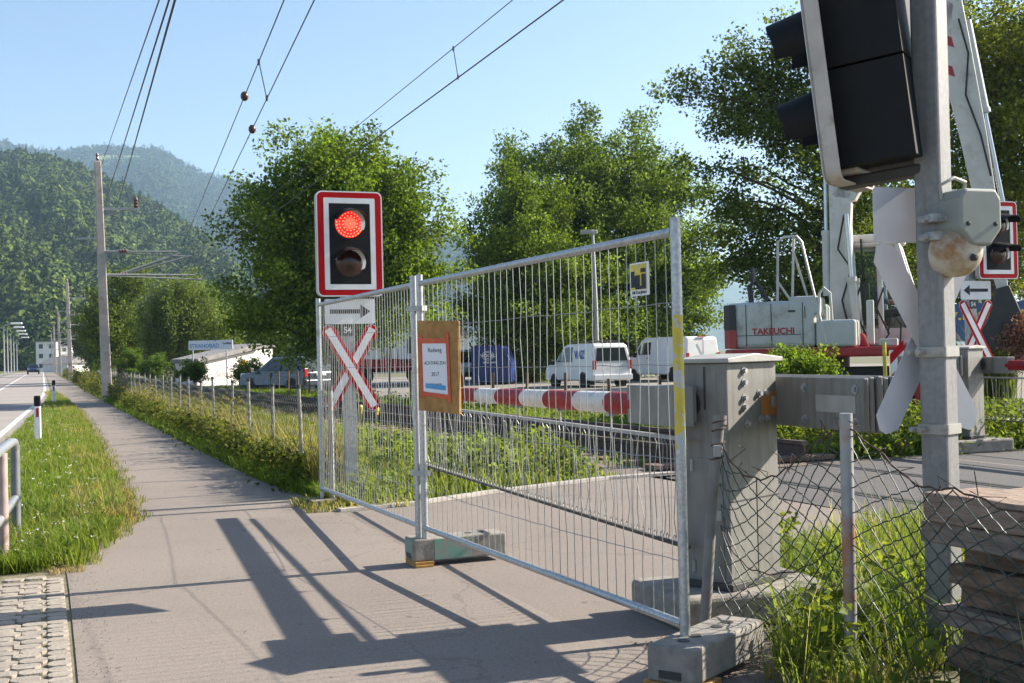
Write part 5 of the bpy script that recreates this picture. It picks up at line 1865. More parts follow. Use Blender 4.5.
def vehicle(name, label, cat, loc, heading, prof, width, belt, taper, paint, wheels, wr, side_win, rear_win, front_win, group=None, extras=None):
    """profile in x (forward), z; windows are outlines in the same plane, set into the tapered sides"""
    t = thing(name, label, cat, loc, math.atan2(heading.y, heading.x), group)
    W = t.matrix_basis
    hw = width / 2
    top = max(z for _, z in prof)
    def yat(z):
        return hw if z <= belt else hw - taper * (z - belt) / (top - belt)
    SIDE = Matrix(((1, 0, 0, 0), (0, 0, -1, 0), (0, 1, 0, 0), (0, 0, 0, 1)))
    n = len(prof)
    vs = [(x, -yat(z), z) for x, z in prof] + [(x, yat(z), z) for x, z in prof]
    fs = [tuple(range(n)), tuple(range(n, 2 * n))[::-1]] + [(i, (i + 1) % n, n + (i + 1) % n, n + i) for i in range(n)]
    a = MB(); a.add(vs, fs, W)
    body = a.build("body", paint, t, bevel=.07, seg=3, smooth=True)
    for wi in side_win:
        for sd in (-1, 1):
            a = MB()
            a.add([(x, sd * (yat(z) + .008), z) for x, z in wi] + [(x, sd * (yat(z) - .02), z) for x, z in wi],
                  [tuple(range(len(wi))), tuple(range(len(wi), 2 * len(wi)))] + [(i, (i + 1) % len(wi), len(wi) + (i + 1) % len(wi), len(wi) + i) for i in range(len(wi))], W)
            a.build("side_window", carglass, t)
    for nm, wi in (("rear_window", rear_win), ("windscreen", front_win)):
        if wi:
            (x0, z0), (x1, z1), m0, m1, off = wi
            a = MB()
            y0, y1 = yat(z0) - m0, yat(z1) - m1
            a.add([(x0 + off, -y0, z0), (x0 + off, y0, z0), (x1 + off, y1, z1), (x1 + off, -y1, z1), (x0 - off, -y0, z0), (x0 - off, y0, z0), (x1 - off, y1, z1), (x1 - off, -y1, z1)],
                  [(0, 1, 2, 3), (7, 6, 5, 4), (0, 4, 5, 1), (1, 5, 6, 2), (2, 6, 7, 3), (3, 7, 4, 0)], W)
            a.build(nm, carglass, t)
    for x in wheels:
        for sd in (-1, 1):
            wheel(t, W, x, sd * (hw - .10), wr, .22)
            a = MB(); a.lathe([(0, 0), (wr * 1.16, 0), (wr * 1.16, .012), (0, .012)], 24, W @ Matrix.Translation((x, sd * (hw - .0) - (.006), wr * 1.03)) @ Matrix.Rotation(R(90), 4, 'X'))
            a.build("wheel_arch", exdark, t)
    x0 = min(x for x, _ in prof); x1 = max(x for x, _ in prof)
    for nm, x in (("rear_bumper", x0 - .03), ("front_bumper", x1 + .02)):
        a = MB(); a.box((x, 0, .46), (.14, width * .96, .22), W); a.build(nm, exdark if nm == "front_bumper" else paint, t, bevel=.03)
    for sd in (-1, 1):
        a = MB(); a.box((x0 - .005, sd * (hw - .10), belt + .0), (.05, .16, .36), W); a.build("tail_light", taillight, t, bevel=.015)
        a = MB(); a.box((x1 - .12, sd * (hw - .22), .78), (.24, .30, .18), W); a.build("headlight", headlight, t, bevel=.03)
        a = MB(); a.box((x1 * .52, sd * (hw + .12), belt + .12), (.10, .20, .22), W); a.build("mirror", exdark, t, bevel=.03)
    a = MB(); a.box((x0 - .045, 0, .80), (.015, .52, .11), W); a.build("number_plate", white, t)
    if extras:
        extras(t, W, yat, hw, x0, x1, top)
    return t

def heading(px, theta):
    """direction theta degrees left of the line of sight at column px"""
    v = Vector(((px - 512) / FPX, 1, 0)).normalized()
    return rot_z(R(theta)).to_3x3() @ v

caddy = [(-2.15, .32), (-2.2, .95), (-2.08, 1.72), (-1.9, 1.80), (.35, 1.80), (.62, 1.72), (1.22, 1.08), (2.05, .92), (2.2, .70), (2.2, .32)]
def caddy_x(t, W, yat, hw, x0, x1, top):
    BT_ = W @ frame(Vector((-2.17, 0, 0)), Vector((0, -1, 0)), Vector((.10, 0, .995)), Vector((-.995, 0, .10)))
    text_mb("HÖRL", .26, BT_ @ Matrix.Translation((.0, .74, .035)), bold=.008).build("lettering", textblue, t)
    ST_ = W @ frame(Vector((-.95, yat(1.35) + .012, 1.35)), Vector((-1, 0, 0)), Vector((0, 0, 1)), Vector((0, 1, 0)))
    text_mb("VAZ", .46, ST_, bold=.012).build("lettering", textblue, t)
    a = MB()
    for sd in (-1, 1):
        a.tube([(-1.7, sd * .62, 1.88), (.2, sd * .62, 1.88)], .02, 6, W)
    for x in (-1.5, -.6, .1):
        a.tube([(x, -.62, 1.8), (x, -.62, 1.89), (x, .62, 1.89), (x, .62, 1.8)], .018, 6, W)
    a.build("roof_rack", exdark, t)
p0 = P(592, 380, 47); hd1 = heading(592, 27)
lft = Vector((-hd1.y, hd1.x, 0))
loc = Vector((p0.x, p0.y, -.06)) + hd1 * 2.15 - lft * .88
vehicle("delivery_van", "small white van with blue lettering, parked with its rear window toward the boom", "van", loc, hd1, caddy, 1.78, .95, .16, vanwhite, (-1.35, 1.35), .31,
        [[(.55, 1.08), (.52, 1.62), (.28, 1.68), (-.30, 1.68), (-.30, 1.08)], [(1.05, 1.08), (.68, 1.58), (.62, 1.08)]],
        ((-2.19, 1.10), (-2.10, 1.62), .16, .16, -.012), ((1.20, 1.12), (.66, 1.68), .12, .10, .02), None, caddy_x)
transit = [(-2.45, .36), (-2.5, 1.0), (-2.42, 1.98), (-2.25, 2.06), (.75, 2.06), (1.05, 1.96), (1.62, 1.26), (2.32, 1.08), (2.5, .80), (2.5, .36)]
def transit_x(t, W, yat, hw, x0, x1, top):
    a = MB(); a.box((-2.42, 0, 2.05), (.10, .42, .05), W); a.build("brake_light", taillight, t)
    a = MB(); a.box((-2.497, 0, 1.25), (.02, .02, 1.3), W); a.build("door_seam", exdark, t)
    a = MB(); a.box((.40, yat(1.1) + .004, 1.12), (.18, .02, .05), W); a.build("door_handle", exdark, t)
p0 = P(686, 380, 53); hd2 = heading(686, 37)
lft = Vector((-hd2.y, hd2.x, 0))
loc = Vector((p0.x, p0.y, -.06)) + hd2 * 2.45 - lft * .95
vehicle("panel_van", "large white panel van without side glass, right of the lettered van", "van", loc, hd2, transit, 1.92, 1.15, .14, vanwhite, (-1.5, 1.6), .33,
        [[(.98, 1.28), (.82, 1.82), (.25, 1.85), (.25, 1.28)], [(1.45, 1.28), (1.02, 1.78), (1.05, 1.28)]], None, ((1.60, 1.30), (1.08, 1.92), .12, .12, .02), None, transit_x)
p0 = P(470, 380, 64); hd3 = Vector((.35, -.94, 0))
vehicle("silver_van", "silver grey van facing the camera beside the notice board", "van", Vector((p0.x - .1, p0.y, -.05)), hd3, [(x * .92, z * .98) for x, z in caddy], 1.8, .95, .14, silver, (-1.3, 1.3), .31,
        [[(.45, 1.08), (.42, 1.58), (-.30, 1.6), (-.30, 1.08)]], None, ((1.12, 1.10), (.62, 1.63), .10, .10, .02))
p0 = P(287, 380, 52); hd4 = heading(287, 40)
vehicle("dark_estate_car", "dark blue grey car parked under the big leafy tree", "car", Vector((p0.x, p0.y, -.05)), hd4,
        [(-2.1, .30), (-2.18, .85), (-1.75, 1.48), (-1.4, 1.56), (.2, 1.54), (1.0, .98), (2.0, .85), (2.15, .6), (2.15, .30)], 1.8, .88, .24, darkcar, (-1.3, 1.35), .31,
        [[(.75, .98), (.18, 1.44), (-.6, 1.46), (-.6, .98)], [(-.68, .98), (-.68, 1.46), (-1.35, 1.44), (-1.8, .98)]], ((-2.14, .92), (-1.79, 1.44), .14, .06, -.012), ((.98, 1.02), (.24, 1.50), .12, .10, .02))
p0 = P(588, 380, 70)
vehicle("dark_estate_car", "dark car in the shade behind the small white van", "car", Vector((p0.x - 1.8, p0.y, -.05)), Vector((-.9, .4, 0)),
        [(-2.1, .30), (-2.18, .85), (-1.75, 1.48), (-1.4, 1.56), (.2, 1.54), (1.0, .98), (2.0, .85), (2.15, .6), (2.15, .30)], 1.8, .88, .24, darkcar, (-1.3, 1.35), .31,
        [[(.75, .98), (.18, 1.44), (-.6, 1.46), (-.6, .98)], [(-.68, .98), (-.68, 1.46), (-1.35, 1.44), (-1.8, .98)]], ((-2.14, .92), (-1.79, 1.44), .14, .06, -.012), ((.98, 1.02), (.24, 1.50), .12, .10, .02))
p0 = P(36.5, 373, 190); hd5 = -TD
vehicle("dark_estate_car", "tiny dark car far down the road driving toward the camera", "car", Vector((p0.x - .5, p0.y, 0)), hd5,
        [(-2.1, .30), (-2.18, .85), (-1.75, 1.48), (-1.4, 1.56), (.2, 1.54), (1.0, .98), (2.0, .85), (2.15, .6), (2.15, .30)], 1.8, .88, .24, darkcar, (-1.3, 1.35), .31,
        [[(.75, .98), (.18, 1.44), (-.6, 1.46), (-.6, .98)]], None, ((.98, 1.02), (.24, 1.50), .12, .10, .02))

# roll-off container
p0 = P(493, 380, 56)
t = thing("skip_container", "dark blue waste container with white ring logo, beside the silver van", "container", (p0.x, p0.y, 0), R(-8))
W = t.matrix_basis
SD = W @ Matrix(((1, 0, 0, 0), (0, 0, -1, 0), (0, 1, 0, 0), (0, 0, 0, 1)))
a = MB(); a.prism([(-1.3, .12), (1.4, .12), (1.4, 1.15), (.85, 2.0), (-1.3, 2.0)], -2.0, .9, SD); a.build("body", carblue, t, bevel=.02)
a = MB()
for x in (-.9, .0, .8):
    a.box((x, -.93, .9), (.10, .06, 1.45), W)
a.box((-.2, -.94, 1.0), (2.3, .05, .07), W)
a.build("rib", carblue, t)
LG = SD @ Matrix.Translation((-.15, 1.5, .935))
a = MB()
for sx_ in (.42, .30):
    o_ = [(sx_ * math.cos(q), .24 * sx_ / .42 * math.sin(q)) for q in np.linspace(0, 6.283, 33)[:-1]]
    i_ = [((sx_ - .025) * math.cos(q), (.24 * sx_ / .42 - .025) * math.sin(q)) for q in np.linspace(0, 6.283, 33)[:-1]]
    a.ring(o_, i_, 0, .006, LG)
a.build("ring_logo", white, t)
text_mb("VOGEL", .22, LG @ Matrix.Translation((0, -.01, .004)), bold=.006, sx=1.5).build("lettering", white, t)
text_mb("ENTSORGUNG", .13, LG @ Matrix.Translation((.1, -.36, .004)), bold=.004).build("lettering", white, t)
a = MB(); a.box((0, .6, .06), (1.6, 2.2, .12), W); a.build("skid", exdark, t)
t.scale = (.68, .72, .90)

# crane truck
p0 = P(402, 385, 60)
t = thing("crane_truck", "white truck cab on a red chassis with crane gear, behind the middle fence post", "truck", (p0.x, p0.y, 0), R(8))
W = t.matrix_basis
a = MB(); a.prism([(-.1, .95), (1.55, .95), (1.62, 1.5), (1.35, 2.55), (-.1, 2.6)], -1.1, 1.1, W @ Matrix.Translation((-.1, 0, 0)) @ Matrix(((1, 0, 0, 0), (0, 0, -1, 0), (0, 1, 0, 0), (0, 0, 0, 1)))); a.build("cab", vanwhite, t, bevel=.06)
for sd in (-1, 1):
    a = MB(); a.add([(.25, sd * 1.112, 1.55), (1.32, sd * 1.112, 1.55), (1.12, sd * 1.112, 2.38), (.25, sd * 1.112, 2.38)], [(0, 1, 2, 3)], W); a.build("side_window", carglass, t)
a = MB(); a.add([(1.535, -.9, 1.6), (1.535, .9, 1.6), (1.31, .85, 2.42), (1.31, -.85, 2.42)], [(0, 1, 2, 3)], W); a.build("windscreen", carglass, t)
a = MB(); a.box((-1.6, 0, .80), (6.0, .9, .28), W); a.box((-1.7, 0, 1.05), (4.4, 2.2, .5), W); a.build("chassis", exred, t, bevel=.03)
a = MB(); a.box((-2.8, 0, 1.55), (2.6, 2.1, .5), W); a.build("load_bed", vanwhite, t, bevel=.03)
a = MB(); a.tube([(-.7, 0, 1.2), (-.7, 0, 3.1)], .16, 8, W); a.tube([(-.7, 0, 3.0), (-2.4, .1, 3.6), (-3.6, .1, 2.3)], .12, 8, W); a.build("crane_arm", exwhite, t)
a = MB(); a.box((-1.25, -1.13, 2.1), (.75, .05, .40), W); a.box((-1.25, 1.13, 2.1), (.75, .05, .40), W); a.build("blue_panel", bluestrip, t)
for x in (.75, -1.9, -3.2):
    for sd in (-1, 1):
        wheel(t, W, x, sd * .95, .48, .28)

# ================================================================== EXCAVATOR
EX = Vector((5.40, 21.5, 0)); EA = math.atan2(-.36, .93)
ex = thing("excavator", "grey and red wheeled excavator with tall raised boom, parked behind the crossing", "excavator", EX, EA)
W = ex.matrix_basis
SIDE = Matrix(((1, 0, 0, 0), (0, 0, -1, 0), (0, 1, 0, 0), (0, 0, 0, 1)))
a = MB(); a.box((.1, 0, .82), (2.9, .9, .42), W); a.box((1.1, 0, .55), (.25, 1.9, .25), W); a.box((-1.1, 0, .55), (.25, 1.9, .25), W); a.build("undercarriage", exdark, ex, bevel=.03)
a = MB(); a.lathe([(.62, 1.0), (.62, 1.23), (.5, 1.23)], 24, W); a.build("slew_ring", exdark, ex)
for x in (-1.1, 1.2):
    for sd in (-1, 1):
        wheel(ex, W, x, sd * .98, .48, .42)
a = MB(); a.prism([(1.75, .25), (1.95, .15), (1.98, .75), (1.86, .95), (1.75, .7)], -1.2, 1.2, W @ SIDE); a.build("dozer_blade", exred, ex)
deck = [(-1.42, -.85), (-1.25, -1.22), (1.75, -1.22), (1.86, -1.1), (1.86, 1.1), (1.75, 1.24), (-1.25, 1.24), (-1.42, .85)]
a = MB(); a.prism(deck, 1.22, 1.385, W); a.build("deck", exred, ex, bevel=.03)
cov = [(-1.40, -.80), (-1.36, -.98), (-1.24, -1.14), (-1.0, -1.205), (.18, -1.205), (.18, 1.2), (-1.0, 1.2), (-1.24, 1.14), (-1.36, .98), (-1.40, .80)]
a = MB(); a.prism(cov, 1.39, 2.20, W); ec = a.build("engine_cover", exgrey, ex, bevel=.09, seg=4, smooth=True)
a = MB()
for x in (-.98, -.55, -.02):
    a.box((x, -1.207, 1.8), (.012, .012, .72), W)
a.box((-.6, -1.207, 1.62), (1.1, .01, .01), W)
a.build("panel_seam", exdark, ec)
a = MB(); a.box((.02, -1.208, 1.995), (.012, .012, .2), W); a.box((-.2, -1.215, 2.02), (.12, .02, .03), W); a.build("latch", exdark, ec)
text_mb("TAKEUCHI", .15, W @ frame(Vector((-.52, -1.212, 1.68)), Vector((1, 0, 0)), Vector((0, 0, 1)), Vector((0, -1, 0))), bold=.004, ext=.002).build("lettering", exred, ec)
rear = [(-1.44, -.75), (-1.40, -1.0), (-1.27, -1.16), (-1.16, -1.20), (-1.16, -1.16), (-1.30, -1.06), (-1.39, -.74), (-1.39, .74), (-1.30, 1.06), (-1.16, 1.16), (-1.16, 1.20), (-1.27, 1.16), (-1.40, 1.0), (-1.44, .75)]
a = MB(); a.prism(rear, 1.40, 1.72, W, m=exred); a.prism([(x - .004, y) for x, y in rear], 1.722, 2.16, W, m=exdark); a.build("counterweight", exred, ex)
a = MB(); a.box((.52, -.82, 1.62), (.66, .76, .46), W); a.build("tank", exgrey, ex, bevel=.05, seg=3)
a = MB(); a.box((.0, -.72, 2.1), (.52, .92, .34), W); a.build("tool_box", exgrey, ex, bevel=.06, seg=3)
a = MB()
for pts in ([(-.45, -1.1, 2.2), (-.42, -1.1, 3.22), (-.30, -1.1, 3.3), (-.10, -1.1, 3.3), (-.02, -1.1, 3.2), (.36, -1.2, 1.45)], [(-.2, -1.1, 2.2), (-.15, -1.1, 3.28)], [(-.02, -.55, 2.3), (-.15, -1.1, 3.0)],
            [(.24, -1.17, 1.85), (.26, -1.17, 2.3), (.34, -1.17, 2.4), (.44, -1.17, 2.3), (.46, -1.17, 1.85)], [(-.45, -1.1, 2.55), (-.25, -1.0, 2.22)]):
    a = MB()
    a.tube(pts, .022, 8, W)
    a.build("handrail", exwhite, ex, smooth=True)
a = MB(); a.tube([(-.62, -1.05, 2.2), (-.75, -1.1, 2.45), (-.82, -1.1, 2.55)], .04, 8, W); a.box((-.86, -1.1, 2.64), (.05, .26, .30), W @ Matrix.Identity(4)); a.tube([(-.9, -1.1, 2.2), (-.92, -1.1, 2.5)], .05, 8, W)
a.build("mirror", exdark, ex, bevel=.01)
# cab
cx0, cx1, cy0, cy1, cz0, cz1 = .58, 1.75, .22, 1.22, 1.40, 3.30
a = MB()
for x, y, xt in ((cx0, cy0, cx0 + .02), (cx0, cy1, cx0 + .02), (cx1, cy0, cx1 - .30), (cx1, cy1, cx1 - .30), (1.16, cy0, 1.14), (1.16, cy1, 1.14)):
    a.tube([(x, y, cz0), (x + (xt - x) * .2, y, cz0 + .9), (xt, y, cz1 - .12)], .05, 8, W)
for y in (cy0, cy1):
    a.tube([(cx0, y, cz1 - .1), (cx1 - .3, y, cz1 - .1)], .05, 8, W); a.tube([(cx0, y, cz0 + .04), (cx1, y, cz0 + .04)], .055, 8, W)
for z, x in ((cz1 - .1, cx1 - .3), (cz1 - .1, cx0), (cz0 + .04, cx1), (cz0 + .04, cx0)):
    a.tube([(x, cy0, z), (x, cy1, z)], .05, 8, W)
a.build("cab_frame", exwhite, ex, smooth=True)
a = MB(); a.box(((cx0 + cx1) / 2 - .14, (cy0 + cy1) / 2, cz1), (cx1 - cx0 - .1, cy1 - cy0 + .12, .16), W)
cr_ = a.build("cab_roof", exwhite, ex, bevel=.05, seg=3)
for y in (cy0 + .12, cy1 - .12):
    a = MB(); a.box((cx1 - .30, y, cz1 - .02), (.16, .20, .14), W); l_o = a.build("work_lamp", exwhite, cr_, bevel=.02)
    a = MB(); a.box((cx1 - .215, y, cz1 - .02), (.012, .15, .09), W); a.build("lens", headlight, l_o)
cg = glassmat("cab_glass", (.72, .82, .78), .72)
for q in ([(cx1 - .01, cy0, cz0 + .3), (cx1 - .01, cy1, cz0 + .3), (cx1 - .28, cy1, cz1 - .14), (cx1 - .28, cy0, cz1 - .14)], [(cx0 + .05, cy0, cz0 + .3), (cx1 - .07, cy0, cz0 + .3), (cx1 - .30, cy0, cz1 - .14), (cx0 + .05, cy0, cz1 - .14)],
          [(cx0 + .05, cy1, cz0 + .6), (cx1 - .07, cy1, cz0 + .6), (cx1 - .30, cy1, cz1 - .14), (cx0 + .05, cy1, cz1 - .14)]):
    a = MB(); a.add(q, [(0, 1, 2, 3)], W); a.build("cab_window", cg, ex)
a = MB(); a.box(((cx0 + cx1) / 2, cy0, cz0 + .16), (cx1 - cx0 - .08, .035, .28), W); a.box((cx1 - .0, (cy0 + cy1) / 2, cz0 + .15), (.035, cy1 - cy0 - .08, .28), W); a.box(((cx0 + cx1) / 2, cy1, cz0 + .3), (cx1 - cx0 - .08, .035, .55), W)
a.build("cab_panel", exgrey, ex, bevel=.01)
a = MB(); a.box((1.08, .72, cz0 + .42), (.5, .5, .12), W); a.box((.86, .72, cz0 + .80), (.12, .48, .7), W); a.build("driver_seat", exdark, ex, bevel=.04)
# boom in two pieces, stick and bucket, cylinders
BY = -.10
def link(name, pts, half, m, y=BY, bevel=.02):
    a = MB(); a.prism(pts, -half, half, W @ Matrix.Translation((0, y, 0)) @ SIDE); return a.build(name, m, ex, bevel=bevel)
a = MB(); a.prism([(.12, 1.38), (.98, 1.38), (.90, 1.60), (.70, 1.72), (.36, 1.72), (.2, 1.6)], -.30, .30, W @ Matrix.Translation((0, BY, 0)) @ SIDE); a.build("boom_bracket", exred, ex, bevel=.02)
link("lower_boom", [(.34, 1.62), (.62, 1.6), (.74, 2.6), (.72, 3.55), (.76, 4.25), (.55, 4.42), (.36, 4.25), (.36, 3.3), (.34, 2.4)], .17, exwhite)
link("upper_boom", [(.42, 4.02), (.80, 3.95), (1.45, 5.05), (2.48, 6.86), (2.52, 7.18), (2.30, 7.34), (2.0, 7.12), (1.05, 5.55), (.40, 4.38)], .17, exwhite)
st_pts = [(2.08, 7.42), (2.36, 7.62), (2.60, 7.50), (2.74, 6.6), (2.98, 4.9), (3.18, 3.1), (3.24, 2.30), (3.08, 2.25), (2.92, 2.9), (2.55, 4.9), (2.24, 6.4), (2.02, 7.1)]
sk_ = link("stick", st_pts, .17, exwhite)
a = MB()
for z in (6.55, 6.05):
    a.prism([(2.26, z + .16), (2.46, z + .06), (2.50, z - .12), (2.30, z - .02)], -.176, -.172, W @ Matrix.Translation((0, BY, 0)) @ SIDE); 
a2 = MB()
for z in (6.55, 6.05):
    a2.prism([(2.26, z + .16), (2.46, z + .06), (2.50, z - .12), (2.30, z - .02)], .1725, .177, W @ Matrix.Translation((0, BY, 0)) @ SIDE)
a2.build("warning_stripe", exred, sk_)
def cyl(p, q, r, k=.55, y=BY):
    p, q = Vector((p[0], y, p[1])), Vector((q[0], y, q[1]))
    m_ = p.lerp(q, k)
    a = MB(); a.tube([p, m_], r, 12, W); a.tube([m_ - (q - p).normalized() * .08, m_], r * 1.2, 12, W)
    o = a.build("hydraulic_cylinder", exgrey, ex, smooth=True)
    a = MB(); a.tube([m_, q], r * .5, 10, W); a.build("piston_rod", chrome, o, smooth=True)
cyl((.78, 1.5), (.66, 3.7), .08, .5, BY - .28)
cyl((.78, 1.5), (.66, 3.7), .08, .5, BY + .28)
cyl((.28, 2.3), (.30, 4.4), .075, .55, BY - .06)
cyl((2.70, 6.9), (3.30, 3.1), .085, .42, BY)
cyl((2.15, 7.52), (1.25, 5.9), .07, .5, BY + .02)
a = MB(); a.prism([(3.05, 2.3), (3.25, 2.35), (3.42, 1.9), (3.30, 1.35), (2.75, 1.15), (2.62, 1.4), (2.9, 1.75)], -.38, .38, W @ Matrix.Translation((0, BY, 0)) @ SIDE)
a.build("bucket", exdark, ex, bevel=.02)
a = MB()
for dy, pts in ((-.24, [(.70, 1.5), (.55, 2.2), (.72, 2.75), (.50, 3.1), (.62, 3.7)]), (.22, [(.95, 1.45), (.70, 2.1), (.88, 2.6), (.85, 3.3)]), (-.22, [(1.2, 1.42), (1.32, 1.6), (1.12, 2.05), (1.25, 2.4)]), (.1, [(.45, 4.5), (.62, 4.9), (1.1, 5.7)]),
                (-.22, [(2.58, 6.9), (2.72, 6.3), (2.66, 5.6), (2.88, 4.9), (3.02, 4.2)]), (-.23, [(1.5, 1.4), (1.52, 1.75), (1.38, 1.95), (1.3, 1.6)])):
    a = MB()
    a.tube([(x, BY + dy, z) for x, z in pts], .018, 6, W)
    a.build("hose", rubber, ex, smooth=True)
for c_, d_ in (((1.35, -.95, 1.45), (.3, .25, .12)), ((1.05, -.75, 1.8), (.12, .12, .75))):
    a = MB(); a.box(c_, d_, W); a.build("valve_block", exgrey, ex, bevel=.02)

# operator in the cab
def figure(name, label, loc, rz, joints, edges, radii, mats_fn, group=None):
    t = None
    me = bpy.data.meshes.new(name)
    me.from_pydata(joints, edges, [])
    o = bpy.data.objects.new(name, me); COL.objects.link(o)
    sm = o.modifiers.new("skin", 'SKIN')
    for i, sv2 in enumerate(me.skin_vertices[0].data):
        sv2.radius = radii[i]
        sv2.use_root = (i == 0)
    ss_ = o.modifiers.new("sub", 'SUBSURF'); ss_.levels = 2; ss_.render_levels = 2
    dg = bpy.context.evaluated_depsgraph_get()
    m2 = bpy.data.meshes.new_from_object(o.evaluated_get(dg))
    o.modifiers.clear(); o.data = m2
    m2.materials.clear()
    for q in (skin, shirt, trousers):
        m2.materials.append(q)
    for p in m2.polygons:
        p.material_index = mats_fn(p.center)
        p.use_smooth = True
    o.location = loc; o.rotation_euler = (0, 0, rz)
    o.matrix_basis = Matrix.Translation(loc) @ rot_z(rz)
    return o
J = [(0, 0, 0), (.02, 0, .22), (.0, 0, .42), (.0, 0, .52), (.04, 0, .60), (.05, 0, .72),
     (0, .19, .44), (.10, .25, .20), (.34, .20, .18), (.43, .18, .20), (0, -.19, .44), (.10, -.25, .20), (.34, -.20, .18), (.43, -.18, .20),
     (.02, .10, -.02), (.44, .12, .02), (.50, .12, -.38), (.60, .12, -.42), (.02, -.10, -.02), (.44, -.12, .02), (.50, -.12, -.38), (.60, -.12, -.42)]
E = [(0, 1), (1, 2), (2, 3), (3, 4), (4, 5), (2, 6), (6, 7), (7, 8), (8, 9), (2, 10), (10, 11), (11, 12), (12, 13), (0, 14), (14, 15), (15, 16), (16, 17), (0, 18), (18, 19), (19, 20), (20, 21)]
Rr = [(.15, .12), (.14, .11), (.14, .10), (.055, .055), (.085, .08), (.075, .07), (.065, .065), (.05, .05), (.042, .042), (.035, .035), (.065, .065), (.05, .05), (.042, .042), (.035, .035),
      (.09, .09), (.07, .07), (.05, .05), (.04, .04), (.09, .09), (.07, .07), (.05, .05), (.04, .04)]
opl = W @ Vector((1.10, .72, cz0 + .58))
pers = figure("person", "", opl, EA, J, E, Rr, lambda c: 2 if (c.z < .06 and c.x > -.2 and not (c.x > .15 and c.z > .12)) else (0 if (c.z > .5 or (c.x > .16 and c.z > .1)) else 1))
tag(pers, "seated operator in blue shirt and straw hat inside the excavator cab", "person")
a = MB(); a.lathe([(.19, .655), (.20, .66), (.13, .675), (.10, .69), (.095, .78), (.06, .815), (0, .82)], 20, Matrix.Translation(opl) @ rot_z(EA) @ Matrix.Translation((.05, 0, 0)))
a.build("straw_hat", straw, pers, smooth=True)

# ================================================================== FAR SIDE THINGS
pa, pb = P(905, 322, 27), P(1060, 322, 25)
t = thing("blue_banner", "long blue banner with yellow web address behind the far signal", "banner", pa, math.atan2((pb - pa).y, (pb - pa).x))
du = (pb - pa); du.z = 0; bl = du.length; du.normalize()
BT_ = frame(Vector((pa.x, pa.y, 0)), du, Vector((0, 0, 1)), Vector((du.y, -du.x, 0)))
zt = P(980, 303, 26).z; zb_ = P(980, 341, 26).z
a = MB(); a.prism([(0, zb_), (bl, zb_), (bl, zt), (0, zt)], -.015, 0, BT_); bn = a.build("sheet", banner, t)
text_mb("www.mainex.com", .36, BT_ @ Matrix.Translation((bl * .56, zt - .24, .004)), bold=.008, sx=1.25).build("lettering", yellow, bn)
for k in (0.02, .5, .98):
    a = MB(); a.tube([BT_ @ Vector((bl * k, 0, -.06)) + Vector((0, 0, -.05)), BT_ @ Vector((bl * k, 0, -.06)) + Vector((0, 0, zt + .1))], .035, 8)
    # posts stand upright
    a = MB(); q = BT_ @ Vector((bl * k, 0, -.05)); a.tube([(q.x, q.y, -.1), (q.x, q.y, zt + .08)], .035, 8); a.build("post", galv_dull, t)
b0 = P(897, 372, 18.5)
t = thing("warning_panel", "red and white striped warning panel with yellow post behind the far counterweight", "traffic panel", (b0.x, b0.y, 0), R(15))
W_ = t.matrix_basis
SD_ = W_ @ Matrix(((1, 0, 0, 0), (0, 0, -1, 0), (0, 1, 0, 0), (0, 0, 0, 1)))
a = MB(); a.prism(rrect(.25, 1.0, .02, 3, 0, .82), -.01, .01, SD_); pl = a.build("panel", white, t)
a = MB()
for k in range(3):
    z = .42 + k * .34
    a.prism([(-.12, z), (.12, z + .22), (.12, z + .38), (-.12, z + .16)], .012, .014, SD_)
a.build("red_stripes", red, pl)
a = MB(); a.tube([(-.19, .03, 0), (-.19, .03, 1.45)], .03, 8, W_); a.build("post", yellow, t)
a = MB(); a.box((0, .02, .06), (.6, .4, .12), W_); a.build("foot", rubber, t, bevel=.02)

# ================================================================== TREES
lf1, lf2 = (.042, .088, .016), (.085, .145, .024)
def E_(px, py, D, rw, rh, base, rd=None):
    """crown lobe centred on a pixel at depth D, half width and half height in pixels"""
    c = P(px, py, D) - base
    return (c.x, c.y, c.z, rw * D / FPX, (rd or rw) * D / FPX, rh * D / FPX)
def gb_(px, D):
    q = P(px, 380, D); q.z = 0
    return q
D = 44; b0 = gb_(338, D)
tree("broadleaf_tree", "big leafy tree with ragged crown behind the lit railway signal", b0,
     [E_(330, 225, D, 70, 72, b0), E_(298, 270, D, 58, 62, b0), E_(385, 220, D, 40, 48, b0), E_(390, 268, D, 42, 54, b0), E_(276, 198, D, 28, 34, b0), E_(345, 165, D, 48, 26, b0), E_(262, 228, D, 26, 32, b0),
      E_(415, 228, D, 20, 24, b0), E_(300, 318, D, 46, 30, b0), E_(415, 285, D, 24, 26, b0), E_(350, 325, D, 54, 26, b0)],
     540, 84, .20, .88, (.076, .132, .016), (.170, .240, .030), .26, shell=.72, noise=.26, limbs=60)
D = 60; b0 = gb_(530, D)
tree("hornbeam_tree", "nearer round dense tree left of the parking lamp", b0,
     [E_(528, 255, D, 58, 68, b0), E_(530, 310, D, 64, 62, b0), E_(495, 290, D, 36, 60, b0), E_(565, 300, D, 40, 60, b0), E_(522, 215, D, 38, 30, b0)],
     480, 92, .22, .88, (.074, .126, .016), (.165, .230, .030), .24, shell=.62, noise=.2, limbs=24, up=.15)
D = 66; b0 = gb_(615, D)
